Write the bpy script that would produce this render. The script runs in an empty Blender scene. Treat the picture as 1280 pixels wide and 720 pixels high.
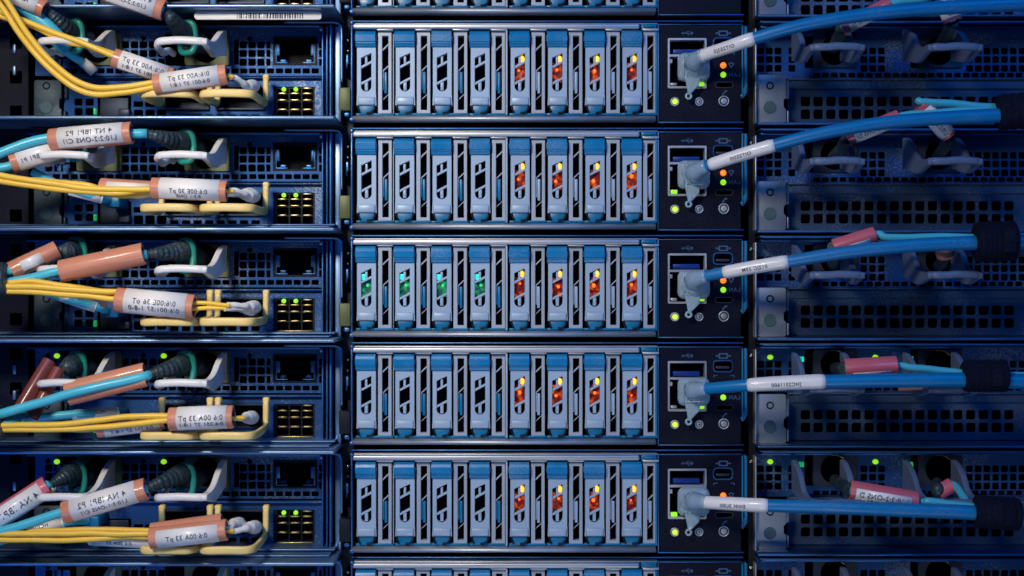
import bpy, bmesh, math, random
from mathutils import Vector, Matrix, noise
random.seed(7)
S = 0.00033          # metres per unit; one unit is one photo pixel on the rack face
D = 1500.0           # camera distance from the rack face, in units
PITCH = 134.4        # one rack row
C = bpy.context.scene.collection
scn = bpy.context.scene

# ------------------------------------------------------------------ camera, world, lamps, exposure
cam_d = bpy.data.cameras.new("camera"); cam = bpy.data.objects.new("camera", cam_d); C.objects.link(cam)
cam.location = (0, -D*S, 0); cam.rotation_euler = (math.radians(90), 0, 0)
cam_d.sensor_width = 36; cam_d.lens = 36*D/1280.0
cam_d.dof.use_dof = True; cam_d.dof.focus_distance = (D-20)*S; cam_d.dof.aperture_fstop = 9
cam_d.clip_start = 0.02; cam_d.clip_end = 20
scn.camera = cam
scn.view_settings.view_transform = 'Standard'; scn.view_settings.look = 'None'
scn.view_settings.exposure = -0.15; scn.view_settings.gamma = 1.0

w = bpy.data.worlds.new("World"); scn.world = w; w.use_nodes = True
nt = w.node_tree; nt.nodes.clear()
out = nt.nodes.new('ShaderNodeOutputWorld'); bg = nt.nodes.new('ShaderNodeBackground')
tc = nt.nodes.new('ShaderNodeTexCoord'); ns = nt.nodes.new('ShaderNodeTexNoise'); cr = nt.nodes.new('ShaderNodeValToRGB')
ns.inputs['Scale'].default_value = 2.3; ns.inputs['Detail'].default_value = 3
cr.color_ramp.elements[0].position = 0.35; cr.color_ramp.elements[0].color = (0.001, 0.006, 0.035, 1)
cr.color_ramp.elements[1].position = 0.72; cr.color_ramp.elements[1].color = (0.004, 0.10, 0.44, 1)
nt.links.new(tc.outputs['Generated'], ns.inputs['Vector']); nt.links.new(ns.outputs['Fac'], cr.inputs['Fac'])
nt.links.new(cr.outputs['Color'], bg.inputs['Color']); nt.links.new(bg.outputs['Background'], out.inputs['Surface'])
bg.inputs['Strength'].default_value = 0.45

def area(name, px, pz, h, sx, sy, power, col, tx, tz, spread=180):
    l = bpy.data.lights.new(name, 'AREA'); l.shape = 'RECTANGLE'; l.size = sx*S; l.size_y = sy*S
    l.energy = power; l.color = col; l.spread = math.radians(spread)
    o = bpy.data.objects.new(name, l); C.objects.link(o)
    o.location = (px*S, -h*S, pz*S)
    d = Vector((tx*S, 0, tz*S)) - o.location
    o.rotation_euler = d.to_track_quat('-Z', 'Y').to_euler()
area("key_lamp", -620, 780, 1400, 380, 280, 0.56, (1.0, 0.94, 0.84), -210, -20, 78)
area("low_lamp", 250, -1150, 1250, 900, 160, 0.55, (0.80, 0.90, 1.0), 160, -140)
area("blue_lamp", 900, 1050, 1200, 900, 300, 0.95, (0.0, 0.28, 1.0), 220, 0)
area("blue_low_lamp", -1000, -800, 1000, 500, 400, 0.35, (0.0, 0.25, 1.0), -100, -100)

# ------------------------------------------------------------------ materials
MATS = {}
def mat(name, col, rough=0.5, metal=0.0, emit=None, es=0.0, bump=0.0, bscale=300, var=0.0, vscale=60, bevel=False, trans=0.0, coat=0.0, sss=0.0, alpha=1.0, stretch=None, spec=0.5, dust=0.0):
    if name in MATS: return MATS[name]
    m = bpy.data.materials.new(name); m.use_nodes = True; n = m.node_tree.nodes; L = m.node_tree.links
    b = n['Principled BSDF']
    b.inputs['Base Color'].default_value = (*col, 1); b.inputs['Roughness'].default_value = rough
    b.inputs['Metallic'].default_value = metal; b.inputs['Specular IOR Level'].default_value = spec
    b.inputs['Transmission Weight'].default_value = trans; b.inputs['Coat Weight'].default_value = coat
    b.inputs['Alpha'].default_value = alpha
    if sss: b.inputs['Subsurface Weight'].default_value = sss; b.inputs['Subsurface Scale'].default_value = 0.002
    if emit: b.inputs['Emission Color'].default_value = (*emit, 1); b.inputs['Emission Strength'].default_value = es
    t = n.new('ShaderNodeTexCoord'); vec = t.outputs['Object']
    oi = n.new('ShaderNodeObjectInfo'); va = n.new('ShaderNodeVectorMath'); va.operation = 'ADD'      # every object gets its own patch of the pattern
    L.new(vec, va.inputs[0]); L.new(oi.outputs['Random'], va.inputs[1]); vec = va.outputs['Vector']
    if stretch:
        mp = n.new('ShaderNodeMapping'); mp.inputs['Scale'].default_value = stretch; L.new(vec, mp.inputs['Vector']); vec = mp.outputs['Vector']
    if var:
        a = n.new('ShaderNodeTexNoise'); a.inputs['Scale'].default_value = vscale; a.inputs['Detail'].default_value = 5; L.new(vec, a.inputs['Vector'])
        mx = n.new('ShaderNodeMix'); mx.data_type = 'RGBA'
        mx.inputs[6].default_value = (*[c*(1-var) for c in col], 1); mx.inputs[7].default_value = (*[min(1, c*(1+var)) for c in col], 1)
        L.new(a.outputs['Fac'], mx.inputs[0]); L.new(mx.outputs[2], b.inputs['Base Color'])
        mr = n.new('ShaderNodeMapRange'); mr.inputs['From Min'].default_value = .3; mr.inputs['From Max'].default_value = .7
        mr.inputs['To Min'].default_value = max(0.05, rough-0.10); mr.inputs['To Max'].default_value = min(1, rough+0.12)
        L.new(a.outputs['Fac'], mr.inputs['Value']); L.new(mr.outputs['Result'], b.inputs['Roughness'])
    if dust:
        dn = n.new('ShaderNodeTexNoise'); dn.inputs['Scale'].default_value = 1400; dn.inputs['Detail'].default_value = 2; L.new(vec, dn.inputs['Vector'])
        d2 = n.new('ShaderNodeTexNoise'); d2.inputs['Scale'].default_value = 45; L.new(vec, d2.inputs['Vector'])
        dm = n.new('ShaderNodeMath'); dm.operation = 'MULTIPLY'; L.new(dn.outputs['Fac'], dm.inputs[0]); L.new(d2.outputs['Fac'], dm.inputs[1])
        dr = n.new('ShaderNodeMapRange'); dr.inputs['From Min'].default_value = .27; dr.inputs['From Max'].default_value = .40; dr.inputs['To Max'].default_value = dust
        L.new(dm.outputs[0], dr.inputs['Value']); dx = n.new('ShaderNodeMix'); dx.data_type = 'RGBA'; L.new(dr.outputs['Result'], dx.inputs[0])
        src = b.inputs['Base Color'].links[0].from_socket if b.inputs['Base Color'].links else None
        if src: L.new(src, dx.inputs[6])
        else: dx.inputs[6].default_value = (*col, 1)
        dx.inputs[7].default_value = (0.30, 0.34, 0.38, 1); L.new(dx.outputs[2], b.inputs['Base Color'])
    nrm = None
    if bevel:
        bv = n.new('ShaderNodeBevel'); bv.samples = 4; bv.inputs['Radius'].default_value = 0.9*S; nrm = bv.outputs['Normal']
    if bump:
        c = n.new('ShaderNodeTexNoise'); c.inputs['Scale'].default_value = bscale; c.inputs['Detail'].default_value = 3; L.new(vec, c.inputs['Vector'])
        bp = n.new('ShaderNodeBump'); bp.inputs['Strength'].default_value = bump; bp.inputs['Distance'].default_value = 0.0004
        L.new(c.outputs['Fac'], bp.inputs['Height'])
        if nrm: L.new(nrm, bp.inputs['Normal'])
        nrm = bp.outputs['Normal']
    if nrm: L.new(nrm, b.inputs['Normal'])
    MATS[name] = m; return m

M = dict(
 steel = mat('zinc_steel', (0.045, 0.15, 0.36), 0.42, 0.92, bump=.25, bscale=60, var=.18, vscale=25, bevel=True, dust=0.3),
 panel = mat('panel_steel', (0.012, 0.068, 0.22), 0.55, 0.6, bump=.2, bscale=80, var=.25, vscale=30, bevel=True, dust=0.5),
 lip = mat('polished_edge_steel', (0.20, 0.32, 0.50), 0.40, 0.9, bump=.35, bscale=25, var=.15, vscale=18, bevel=True, dust=0.25),
 rail = mat('drive_rail_steel', (0.50, 0.52, 0.56), 0.48, 0.85, var=.12, vscale=30, bump=.1, bscale=50, bevel=True, dust=0.2),
 dark = mat('dark_steel', (0.035, 0.045, 0.07), 0.5, 0.6, var=.3, vscale=40),
 black = mat('black_plastic', (0.003, 0.004, 0.010), 0.55, var=.3, vscale=80, spec=.25),
 void = mat('unlit_interior', (0.0008, 0.001, 0.003), 0.95, spec=0.0),
 fascia = mat('control_fascia', (0.002, 0.003, 0.014), 0.55, var=.2, vscale=40, spec=.15, dust=0.02),
 carrier = mat('silver_carrier_plastic', (0.31, 0.42, 0.56), 0.45, 0.1, var=.06, vscale=60, bevel=True, dust=0.3),
 carrier2 = mat('silver_vent_plastic', (0.33, 0.38, 0.46), 0.45, 0.15, var=.06, vscale=60, bevel=True, dust=0.3),
 tab = mat('blue_tab_plastic', (0.0, 0.17, 0.40), 0.35, var=.08, vscale=90, bevel=True, dust=0.25),
 clip = mat('pale_blue_plastic', (0.0, 0.14, 0.30), 0.4, var=.1, vscale=90, bevel=True),
 white = mat('white_handle_plastic', (0.76, 0.73, 0.70), 0.42, var=.06, vscale=70, bump=.1, bscale=120, bevel=True, dust=0.15),
 shadeh = mat('shaded_handle_plastic', (0.10, 0.14, 0.24), 0.42, var=.06, vscale=70, bump=.1, bscale=120, bevel=True, dust=0.2),  # handles like the white ones; their shade is put into this darker colour
 beige = mat('beige_handle_plastic', (0.84, 0.60, 0.20), 0.45, var=.08, vscale=70, bump=.1, bscale=120, bevel=True, dust=0.15),
 teal = mat('teal_plastic', (0.02, 0.28, 0.22), 0.35, var=.1),
 rubber = mat('ribbed_rubber', (0.018, 0.035, 0.045), 0.45, var=.25, vscale=120, dust=0.25),
 navy = mat('navy_strap', (0.002, 0.003, 0.016), 0.85, bump=.8, bscale=900, var=.3, vscale=300, spec=.2, dust=0.02),
 yellow = mat('yellow_jacket', (0.90, 0.54, 0.05), 0.42, var=.06, vscale=60, bump=.06, bscale=200),
 aqua = mat('aqua_jacket', (0.07, 0.50, 0.62), 0.36, var=.06, vscale=60, bump=.06, bscale=200),
 blue = mat('blue_jacket', (0.0, 0.17, 0.42), 0.38, var=.06, vscale=60, bump=.06, bscale=200, dust=0.15),
 orange = mat('orange_sleeve', (0.64, 0.25, 0.15), 0.36, var=.1, vscale=60, coat=.3),
 brown = mat('brown_sleeve', (0.22, 0.05, 0.04), 0.36, var=.2, vscale=60, coat=.3),
 pink = mat('pink_sleeve', (0.62, 0.13, 0.17), 0.36, var=.1, vscale=60, coat=.3),
 inner = mat('sleeve_inside', (0.30, 0.10, 0.12), 0.5),
 paper = mat('paper_label', (0.84, 0.80, 0.77), 0.36, var=.04, vscale=90, coat=.25),
 ink = mat('black_ink', (0.05, 0.05, 0.07), 0.6),
 mark = mat('blue_print', (0.035, 0.09, 0.19), 0.6),
 bootw = mat('white_boot', (0.88, 0.85, 0.80), 0.35, sss=.2),
 gold = mat('gold_contact', (0.50, 0.36, 0.16), 0.3, 0.9),
 olive = mat('olive_plate', (0.09, 0.10, 0.04), 0.5, 0.3, var=.2),
 brass = mat('brass_screw', (0.80, 0.62, 0.45), 0.25, 1.0),
 clear = mat('clear_plug_plastic', (0.62, 0.82, 0.95), 0.25, trans=.6, bump=.15, bscale=160, coat=.4),
 usb = mat('usb_tongue', (0.006, 0.035, 0.22), 0.35),
 panelr = mat('mottled_panel_steel', (0.05, 0.09, 0.16), 0.5, 0.6, bump=.3, bscale=40, var=.45, vscale=12, bevel=True, dust=0.4),  # greyer steel with broad uneven tone, for the right lower panels
 brkl = mat('shaded_bracket', (0.03, 0.05, 0.065), 0.5, 0.4, var=.25, vscale=30, bump=.3, bscale=60, bevel=True, dust=0.15),  # light falling off at the far left, put into the bracket colour
 brk = mat('grey_bracket', (0.24, 0.28, 0.34), 0.5, 0.5, var=.25, vscale=30, bump=.3, bscale=60, bevel=True, dust=0.5),
 rubbergrey = mat('grey_disc', (0.05, 0.10, 0.11), 0.7, var=.2),
 green = mat('green_led', (0.2, 0.8, 0.05), 0.3, emit=(0.38, 0.95, 0.01), es=.85),
 amber = mat('amber_led', (0.9, 0.5, 0.05), 0.3, emit=(1.0, 0.36, 0.02), es=2.4),
 red = mat('red_led', (0.9, 0.1, 0.02), 0.3, emit=(1.0, 0.10, 0.008), es=2.6),
 redlens = mat('red_lens', (0.16, 0.008, 0.004), 0.3, var=.8, vscale=700),
 orangeled = mat('orange_led', (0.9, 0.2, 0.02), 0.3, emit=(1.0, 0.16, 0.008), es=1.5),
 cyan = mat('cyan_led', (0.05, 0.8, 0.7), 0.3, emit=(0.0, 0.62, 0.46), es=.9),
 glow = mat('green_glow_led', (0.05, 0.6, 0.2), 0.3, emit=(0.01, 0.42, 0.10), es=.7),
 greenlens = mat('green_lens', (0.005, 0.09, 0.06), 0.35, var=.8, vscale=700),
 yel = mat('yellow_button_light', (0.6, 0.8, 0.1), 0.3, emit=(0.62, 0.85, 0.05), es=.8),
)

def patchy(m, sc, lo, hi, c0, c1):
    n = m.node_tree.nodes; L = m.node_tree.links; b = n['Principled BSDF']; tc_ = n.new('ShaderNodeTexCoord'); oi = n.new('ShaderNodeObjectInfo')
    ad = n.new('ShaderNodeVectorMath'); ad.operation = 'ADD'; L.new(tc_.outputs['Object'], ad.inputs[0]); L.new(oi.outputs['Random'], ad.inputs[1])
    z = n.new('ShaderNodeTexNoise'); z.inputs['Scale'].default_value = sc; z.inputs['Detail'].default_value = 1; L.new(ad.outputs['Vector'], z.inputs['Vector'])
    r_ = n.new('ShaderNodeMapRange'); r_.inputs['From Min'].default_value = lo; r_.inputs['From Max'].default_value = hi; L.new(z.outputs['Fac'], r_.inputs['Value'])
    mx = n.new('ShaderNodeMix'); mx.data_type = 'RGBA'; mx.inputs[6].default_value = (*c0, 1); mx.inputs[7].default_value = (*c1, 1)
    L.new(r_.outputs['Result'], mx.inputs[0]); L.new(mx.outputs[2], b.inputs['Emission Color']); b.inputs['Emission Strength'].default_value = 1.0
patchy(M['redlens'], 520, .47, .80, (.018, .001, .001), (.80, .10, .008))
patchy(M['greenlens'], 520, .47, .76, (0, .010, .012), (.01, .42, .13))

# ------------------------------------------------------------------ helpers
def fz(h): return (D-h)/D
def X(px, h=0): return (px-640)*fz(h)
def Z(py, h=0, row=3): return -(py-360)*fz(h) + (row-3)*PITCH      # height, brought to the middle row
def W(px, py, h): return Vector(((px-640)*fz(h), h, -(py-360)*fz(h)))   # real place, in units

class MB:
    """collects shapes given as (x, h, z) in units; h points towards the camera"""
    def __init__(s): s.v = []; s.f = []; s.sm = []; s.mi = []; s.cur = 0
    def add(s, vs, fs, smooth=False):
        o = len(s.v); s.v += [tuple(v) for v in vs]
        for f in fs: s.f.append([i+o for i in f]); s.sm.append(smooth); s.mi.append(s.cur)
        return s
    def box(s, x0, x1, z0, z1, h0, h1, bev=0, seg=2):
        if x0 > x1: x0, x1 = x1, x0
        if z0 > z1: z0, z1 = z1, z0
        if h0 > h1: h0, h1 = h1, h0
        if not bev:
            v = [(x, h, z) for x in (x0, x1) for h in (h0, h1) for z in (z0, z1)]
            s.add(v, [(0,1,3,2),(4,6,7,5),(0,4,5,1),(2,3,7,6),(0,2,6,4),(1,5,7,3)]); return s
        bm = bmesh.new(); bmesh.ops.create_cube(bm, size=1)
        for q in bm.verts: q.co = Vector((x0+(q.co.x+.5)*(x1-x0), h0+(q.co.y+.5)*(h1-h0), z0+(q.co.z+.5)*(z1-z0)))
        bmesh.ops.bevel(bm, geom=bm.edges[:], offset=bev, segments=seg, profile=.5, affect='EDGES', clamp_overlap=True)
        bm.verts.index_update(); s.add([q.co for q in bm.verts], [[q.index for q in f.verts] for f in bm.faces], True); bm.free(); return s
    def prism_x(s, pts, x0, x1, smooth=False):        # polygon in (h, z) extruded along x
        n = len(pts); v = [(x0, a, b) for a, b in pts]+[(x1, a, b) for a, b in pts]
        s.add(v, [list(range(n)), list(range(n, 2*n))[::-1]]); s.add(v, [(i, (i+1) % n, n+(i+1) % n, n+i) for i in range(n)], smooth); return s
    def prism(s, pts, h0, h1, bev=0):                 # polygon in (x, z) extruded along h
        bm = bmesh.new(); vs = [bm.verts.new((a, h0, b)) for a, b in pts]; f = bm.faces.new(vs)
        r = bmesh.ops.extrude_face_region(bm, geom=[f])
        for q in r['geom']:
            if isinstance(q, bmesh.types.BMVert): q.co.y = h1
        if bev: bmesh.ops.bevel(bm, geom=bm.edges[:], offset=bev, segments=2, profile=.5, affect='EDGES', clamp_overlap=True)
        bm.verts.index_update(); s.add([q.co for q in bm.verts], [[q.index for q in g.verts] for g in bm.faces], bool(bev)); bm.free(); return s
    def plate(s, outer, holes, h0, h1):               # flat plate in the (x, z) plane with holes cut through
        cu = bpy.data.curves.new('t', 'CURVE'); cu.dimensions = '2D'; cu.fill_mode = 'BOTH'; cu.extrude = abs(h1-h0)/2
        for poly in [outer]+holes:
            sp = cu.splines.new('POLY'); sp.points.add(len(poly)-1)
            for p, q in zip(sp.points, poly): p.co = (q[0], q[1], 0, 1)
            sp.use_cyclic_u = True
        o = bpy.data.objects.new('t', cu); me = bpy.data.meshes.new_from_object(o)
        hm = (h0+h1)/2
        s.add([(v.co.x, hm+v.co.z, v.co.y) for v in me.vertices], [list(p.vertices) for p in me.polygons])
        bpy.data.objects.remove(o); bpy.data.curves.remove(cu); bpy.data.meshes.remove(me); return s
    def sweep(s, pts, radii, n=14, cap=True, closed=False, flat=1.0, up=None):
        pts = [Vector(p) for p in pts]; m = len(pts)
        if not isinstance(radii, (list, tuple)): radii = [radii]*m
        ref = None; vs = []
        for i, p in enumerate(pts):
            a = pts[(i-1) % m] if (i or closed) else p; b = pts[(i+1) % m] if (i < m-1 or closed) else p
            t = (b-a).normalized()
            if ref is None:
                ref = Vector(up) if up else (Vector((0, 1, 0)) if abs(t.y) < .9 else Vector((1, 0, 0)))
            ref = (ref-t*ref.dot(t)).normalized(); q = t.cross(ref)
            for k in range(n):
                an = 2*math.pi*k/n; vs.append(p+(ref*math.cos(an)+q*math.sin(an)*flat)*radii[i])
        fs = []
        for i in range(m if closed else m-1):
            j = (i+1) % m
            for k in range(n): fs.append((i*n+k, i*n+(k+1) % n, j*n+(k+1) % n, j*n+k))
        s.add(vs, fs, True)
        if cap and not closed:
            s.add(vs[:n], [list(range(n))]); s.add(vs[-n:], [list(range(n))])
        return s
    def disc(s, x, z, r, h0, h1, n=20, r2=None):      # short cylinder facing the camera
        return s.sweep([(x, h0, z), (x, h1, z)], [r, r2 if r2 is not None else r], n)
    def ring(s, x, z, r, t, h, n=24):
        return s.sweep([(x+r*math.cos(2*math.pi*i/n), h, z+r*math.sin(2*math.pi*i/n)) for i in range(n)], t, 8, closed=True)
    def ball(s, x, h, z, r, sx=1, sz=1, sh=1, n=10, rough=0):
        vs = [(x, h+r*sh, z)]; fs = []
        for i in range(1, n//2):
            a = math.pi*i/(n//2)
            for k in range(n): vs.append((x+r*sx*math.sin(a)*math.cos(2*math.pi*k/n), h+r*sh*math.cos(a), z+r*sz*math.sin(a)*math.sin(2*math.pi*k/n)))
        vs.append((x, h-r*sh, z)); L = n//2-1
        for k in range(n):
            fs.append((0, 1+k, 1+(k+1) % n)); fs.append((len(vs)-1, 1+(L-1)*n+(k+1) % n, 1+(L-1)*n+k))
            for i in range(L-1): fs.append((1+i*n+k, 1+(i+1)*n+k, 1+(i+1)*n+(k+1) % n, 1+i*n+(k+1) % n))
        if rough:
            c = Vector((x, h, z)); vs = [c+(Vector(v)-c)*(1+rough*noise.noise(Vector(v)*.11)) for v in vs]
        s.add(vs, fs, True); return s
    def mesh(s, name, mats, ox=0, oz=0, oh=0):
        me = bpy.data.meshes.new(name)
        me.from_pydata([((v[0]-ox)*S, -(v[1]-oh)*S, (v[2]-oz)*S) for v in s.v], [], s.f)
        bm = bmesh.new(); bm.from_mesh(me)
        for f, a, b in zip(bm.faces, s.sm, s.mi): f.smooth = a; f.material_index = b
        bmesh.ops.remove_doubles(bm, verts=bm.verts, dist=1e-7)
        bmesh.ops.recalc_face_normals(bm, faces=bm.faces); bm.to_mesh(me); bm.free()
        for m_ in (mats if isinstance(mats, (list, tuple)) else [mats]): me.materials.append(m_)
        return me

def rr(x0, x1, z0, z1, r=0, n=3):
    if x0 > x1: x0, x1 = x1, x0
    if z0 > z1: z0, z1 = z1, z0
    if not r: return [(x0, z0), (x1, z0), (x1, z1), (x0, z1)]
    P = []
    for cx, cz, a in ((x1-r, z0+r, -90), (x1-r, z1-r, 0), (x0+r, z1-r, 90), (x0+r, z0+r, 180)):
        for i in range(n+1): t = math.radians(a+90*i/n); P.append((cx+r*math.cos(t), cz+r*math.sin(t)))
    return P
def ell(x, z, rx, rz, n=20): return [(x+rx*math.cos(2*math.pi*i/n), z+rz*math.sin(2*math.pi*i/n)) for i in range(n)]
def smooth_path(P, k=8):
    P = [Vector(p) for p in P]; Q = [P[0]*2-P[1]]+P+[P[-1]*2-P[-2]]; R = []
    for i in range(1, len(Q)-2):
        a, b, c, d = Q[i-1:i+3]
        for j in range(k):
            t = j/k; R.append(.5*((2*b)+(c-a)*t+(2*a-5*b+4*c-d)*t*t+(3*b-a-3*c+d)*t**3))
    R.append(P[-1]); return R

# things, parts, shared meshes
CACHE = {}
def thing(name, label, cat, group=None, loc=(0, 0, 0)):
    o = bpy.data.objects.new(name, None); C.objects.link(o); o.empty_display_size = .005
    o.location = (loc[0]*S, -loc[1]*S, loc[2]*S); o['label'] = label; o['category'] = cat
    if group: o['group'] = group
    return o
def part(name, parent, m, build=None, key=None, o=(0, 0, 0), label=None):
    """build() returns an MB; o is the origin (x, h, z) of the parent thing the mesh was drawn around"""
    if key and key in CACHE: me = CACHE[key]
    else:
        me = build().mesh(name, m, o[0], o[2], o[1])
        if key: CACHE[key] = me
    ob = bpy.data.objects.new(name, me); C.objects.link(ob); ob.parent = parent
    if label: ob['label'] = label
    return ob

ROWS = range(0, 7)
ROWNAME = {0: 'row cut off by the top edge', 1: 'topmost full row', 2: 'second full row', 3: 'middle full row', 4: 'fourth full row', 5: 'lowest full row', 6: 'row cut off by the bottom edge'}
def rz(k): return -(k-3)*PITCH

def text_geo(txt, size, mirror=True):
    cu = bpy.data.curves.new('t', 'FONT'); cu.body = txt; cu.size = size; cu.align_x = 'CENTER'; cu.align_y = 'CENTER'; cu.space_character = 1.12
    cu.offset = size*0.012
    o = bpy.data.objects.new('t', cu); me = bpy.data.meshes.new_from_object(o)
    V = [((-v.co.x if mirror else v.co.x), v.co.y) for v in me.vertices]; F = [list(p.vertices) for p in me.polygons]
    bpy.data.objects.remove(o); bpy.data.curves.remove(cu); bpy.data.meshes.remove(me); return V, F

# ------------------------------------------------------------------ rack and interior behind the equipment
def interior():
    b = MB(); b.box(-1000, 1000, -560, 560, -330, -300); return b
o = part('rack_interior_wall', None, M['void'], interior); o['kind'] = 'structure'

def post_mb(x0, x1, h0, h1, holes=()):
    b = MB(); outer = rr(x0, x1, -520, 520)
    b.plate(outer, [rr(*q, 1.5) for q in holes], h0, h1); return b
t = thing('rack_post', 'black steel rack post at the left edge beside the servers', 'rack post', None, (-630, -20, -520))
part('post', t, M['fascia'], lambda: post_mb(-760, X(37, -30), -34, -26, [(X(14, -30), X(29, -30), z-8, z+8) for z in range(-480, 500, 44)]), o=(-630, -20, -520))
for k, ys in ((1, (61, 88)), (4, (462, 494)), (5, (608,)), (2, (196, 226))):
    for y in ys:
        part('cage_nut', t, M['lip'], lambda: MB().box(X(15.5, -24), X(20, -24), Z(y-6, -24, 3), Z(y+6, -24, 3), -38, -23, 1.2), o=(-630, -20, -520))
t = thing('rack_post', 'black steel rack post in the gap between the control panels and right servers', 'rack post', None, (298, -20, -520))
part('post', t, M['black'], lambda: post_mb(X(935.5, -20), X(944, -20), -60, -20), o=(298, -20, -520))
for k in range(0, 7):
    part('screw', t, M['brass'], lambda: MB().ball(X(938, -18), -18, Z(311, -18)+rz(k), 2.6, sh=.6), o=(298, -20, -520))
t = thing('rack_post', 'dark rack post in the gap left of the drive bays', 'rack post', None, (-210, -30, -520))
part('post', t, M['dark'], lambda: post_mb(X(417, -30), X(441, -30), -60, -36), o=(-210, -30, -520))

# ------------------------------------------------------------------ pull handles
def cheek(b, x0, x1, top, bot, dx, bev=1.4):
    """rounded side plate: smooth (h, z) outline between two x positions, leaning inwards towards the front"""
    P = smooth_path([(h, 0, z) for h, z in top], 4)+smooth_path([(h, 0, z) for h, z in bot], 4)
    P = [(p.x, p.z) for p in P]; hm = max(p[0] for p in P); n = len(P)
    cx = sum(p[0] for p in P)/n; cz = sum(p[1] for p in P)/n; vs = []
    for x, ins in ((x0, bev), (x0+bev*.4, bev*.3), (x0+bev, 0), (x1-bev, 0), (x1-bev*.4, bev*.3), (x1, bev)):
        for h, z in P:
            v = Vector((h-cx, z-cz)); v = v*(1-ins/max(v.length, 4)); vs.append((x+dx*max(0, h)/hm, cx+v.x, cz+v.y))
    b.add(vs, [list(range(n)), list(range(5*n, 6*n))]); b.add(vs, [(j*n+i, j*n+(i+1) % n, (j+1)*n+(i+1) % n, (j+1)*n+i) for j in range(5) for i in range(n)], True)
def handle_mb(xl, xr, zt, zb, zb2, hbar, short_left=False):
    """moulded pull handle: tall curved cheek on one or both sides, rounded bar across the front"""
    b = MB(); z = zb2
    top = [(-4, zt), (10, zt-3), (30, zt-13), (48, z+9), (66, z+4), (hbar-2, z+3)]; bot = [(hbar-2, z-3.5), (70, z-7), (50, z-11), (34, z-9), (12, z-3), (-4, z)]
    cheek(b, xr-7.5, xr, top, bot, -2)
    if short_left:
        P = [(xl+3, -4, zb+3), (xl+3, 18, zb+2), (xl+3.2, 44, z-5), (xl+4.5, 70, z-3), (xl+11, hbar-5, z-.5), (xl+22, hbar-3, z+.5)]
    else:
        cheek(b, xl, xl+6.5, top, bot, 1); P = [(xl+4, hbar-11, z), (xl+10, hbar-4, z), (xl+22, hbar-3, z)]
    P += [((xl+xr)/2, hbar-2.5, z+1), (xr-20, hbar-3, z+.5), (xr-9, hbar-5, z), (xr-5, hbar-13, z)]
    P = smooth_path(P, 5); n = len(P)
    b.sweep(P, [4.6]*n, 14, flat=.82, up=(0, 0, 1)); return b
def bail_mb(x0, x1, zt, zbar, hbar):
    """rounded bail: two posts on the panel, two arms forward, a flattened bar across the front"""
    b = MB(); P = [(x0+3, 2, zt), (x0+3, 3, zbar+12), (x0+3, 8, zbar+2), (x0+2.6, 24, zbar), (x0+1.5, 60, zbar-.5), (x0+3, 80, zbar), (x0+11, 88, zbar), ((x0+x1)/2, 89, zbar+.4), (x1-11, 88, zbar), (x1-3, 80, zbar), (x1-1.5, 60, zbar-.5), (x1-2.6, 24, zbar), (x1-3, 8, zbar+2), (x1-3, 3, zbar+12), (x1-3, 2, zt)]
    P = smooth_path(P, 5); n = len(P); 
    vs = []; N = 14                                    # band: taller than it is thick, always upright
    for i, p in enumerate(P):
        t_ = (P[min(i+1, n-1)]-P[max(i-1, 0)]).normalized(); upr = Vector((0, 0, 1)) if abs(t_.z) < .75 else Vector((1, 0, 0))
        upr = (upr-t_*upr.dot(t_)).normalized(); q = t_.cross(upr); w_ = abs(t_.z) < .75
        if i and (q-pq).length > 1.4: upr, q = -upr, -q
        pq = q; a_, c_ = (4.9, 3.0) if w_ else (3.6, 3.6)
        for k in range(N):
            an = 2*math.pi*k/N; ca, sa = math.cos(an), math.sin(an); f_ = lambda v: abs(v)**.7*(1 if v > 0 else -1)
            vs.append(p+upr*f_(ca)*a_+q*f_(sa)*c_)
    b.add(vs, [(i*N+k, i*N+(k+1) % N, (i+1)*N+(k+1) % N, (i+1)*N+k) for i in range(n-1) for k in range(N)], True)
    b.add(vs[:N], [list(range(N))]); b.add(vs[-N:], [list(range(N))])
    for a in (x0+3, x1-3): b.box(a-4, a+4, zt-3, zt+4, -6, 5, 2)
    return b

# ------------------------------------------------------------------ the left and right servers (rear side)
def holes_px(lst, hp):
    R = []
    for (px, py, w_, h_, row) in lst:
        x = X(px, hp); z = Z(py, hp, row); R.append(rr(x-w_/2, x+w_/2, z-h_/2, z+h_/2, min(w_, h_)*.18, 2))
    return R
LP = -25; RP = -44
def left_upper():
    H = []
    for y in (320.3, 331.2, 342.3):
        for x in (156.6, 168, 179.4, 190.8, 202, 304, 315.1, 326.2): H.append((x, y, 9.3, 9.0, 3))
        H.append((335.5, y, 5, 9.0, 3)); H.append((401.2, y, 4.6, 8.6, 3))
    for y in (320.3, 331.2, 342.3):
        for x in (61, 72, 83): H.append((x, y, 9, 9, 3))
    for i in range(30): H.append((70.6+11.15*i, 353, 9.0, 6.2, 3))
    hs = holes_px(H, LP)
    for x in (312, 179, 60): hs.append(ell(X(x, LP), Z(312 if x != 312 else 312.3, LP), 3.3, 3.3, 14))
    hs.append(rr(X(341.3, LP), X(396.4, LP), Z(310.5, LP), Z(346, LP)))
    hs.append(rr(X(292.5, LP), X(298.5, LP), Z(314, LP), Z(345, LP), 1))
    for dx in (0, -137): hs.append(rr(X(206, LP)+dx, X(287, LP)+dx, Z(306, LP), Z(346.5, LP), 2))
    b = MB(); b.plate(rr(X(44, LP), X(404, LP), Z(303, LP), Z(359.3, LP)), hs, LP-3, LP); return b
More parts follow.
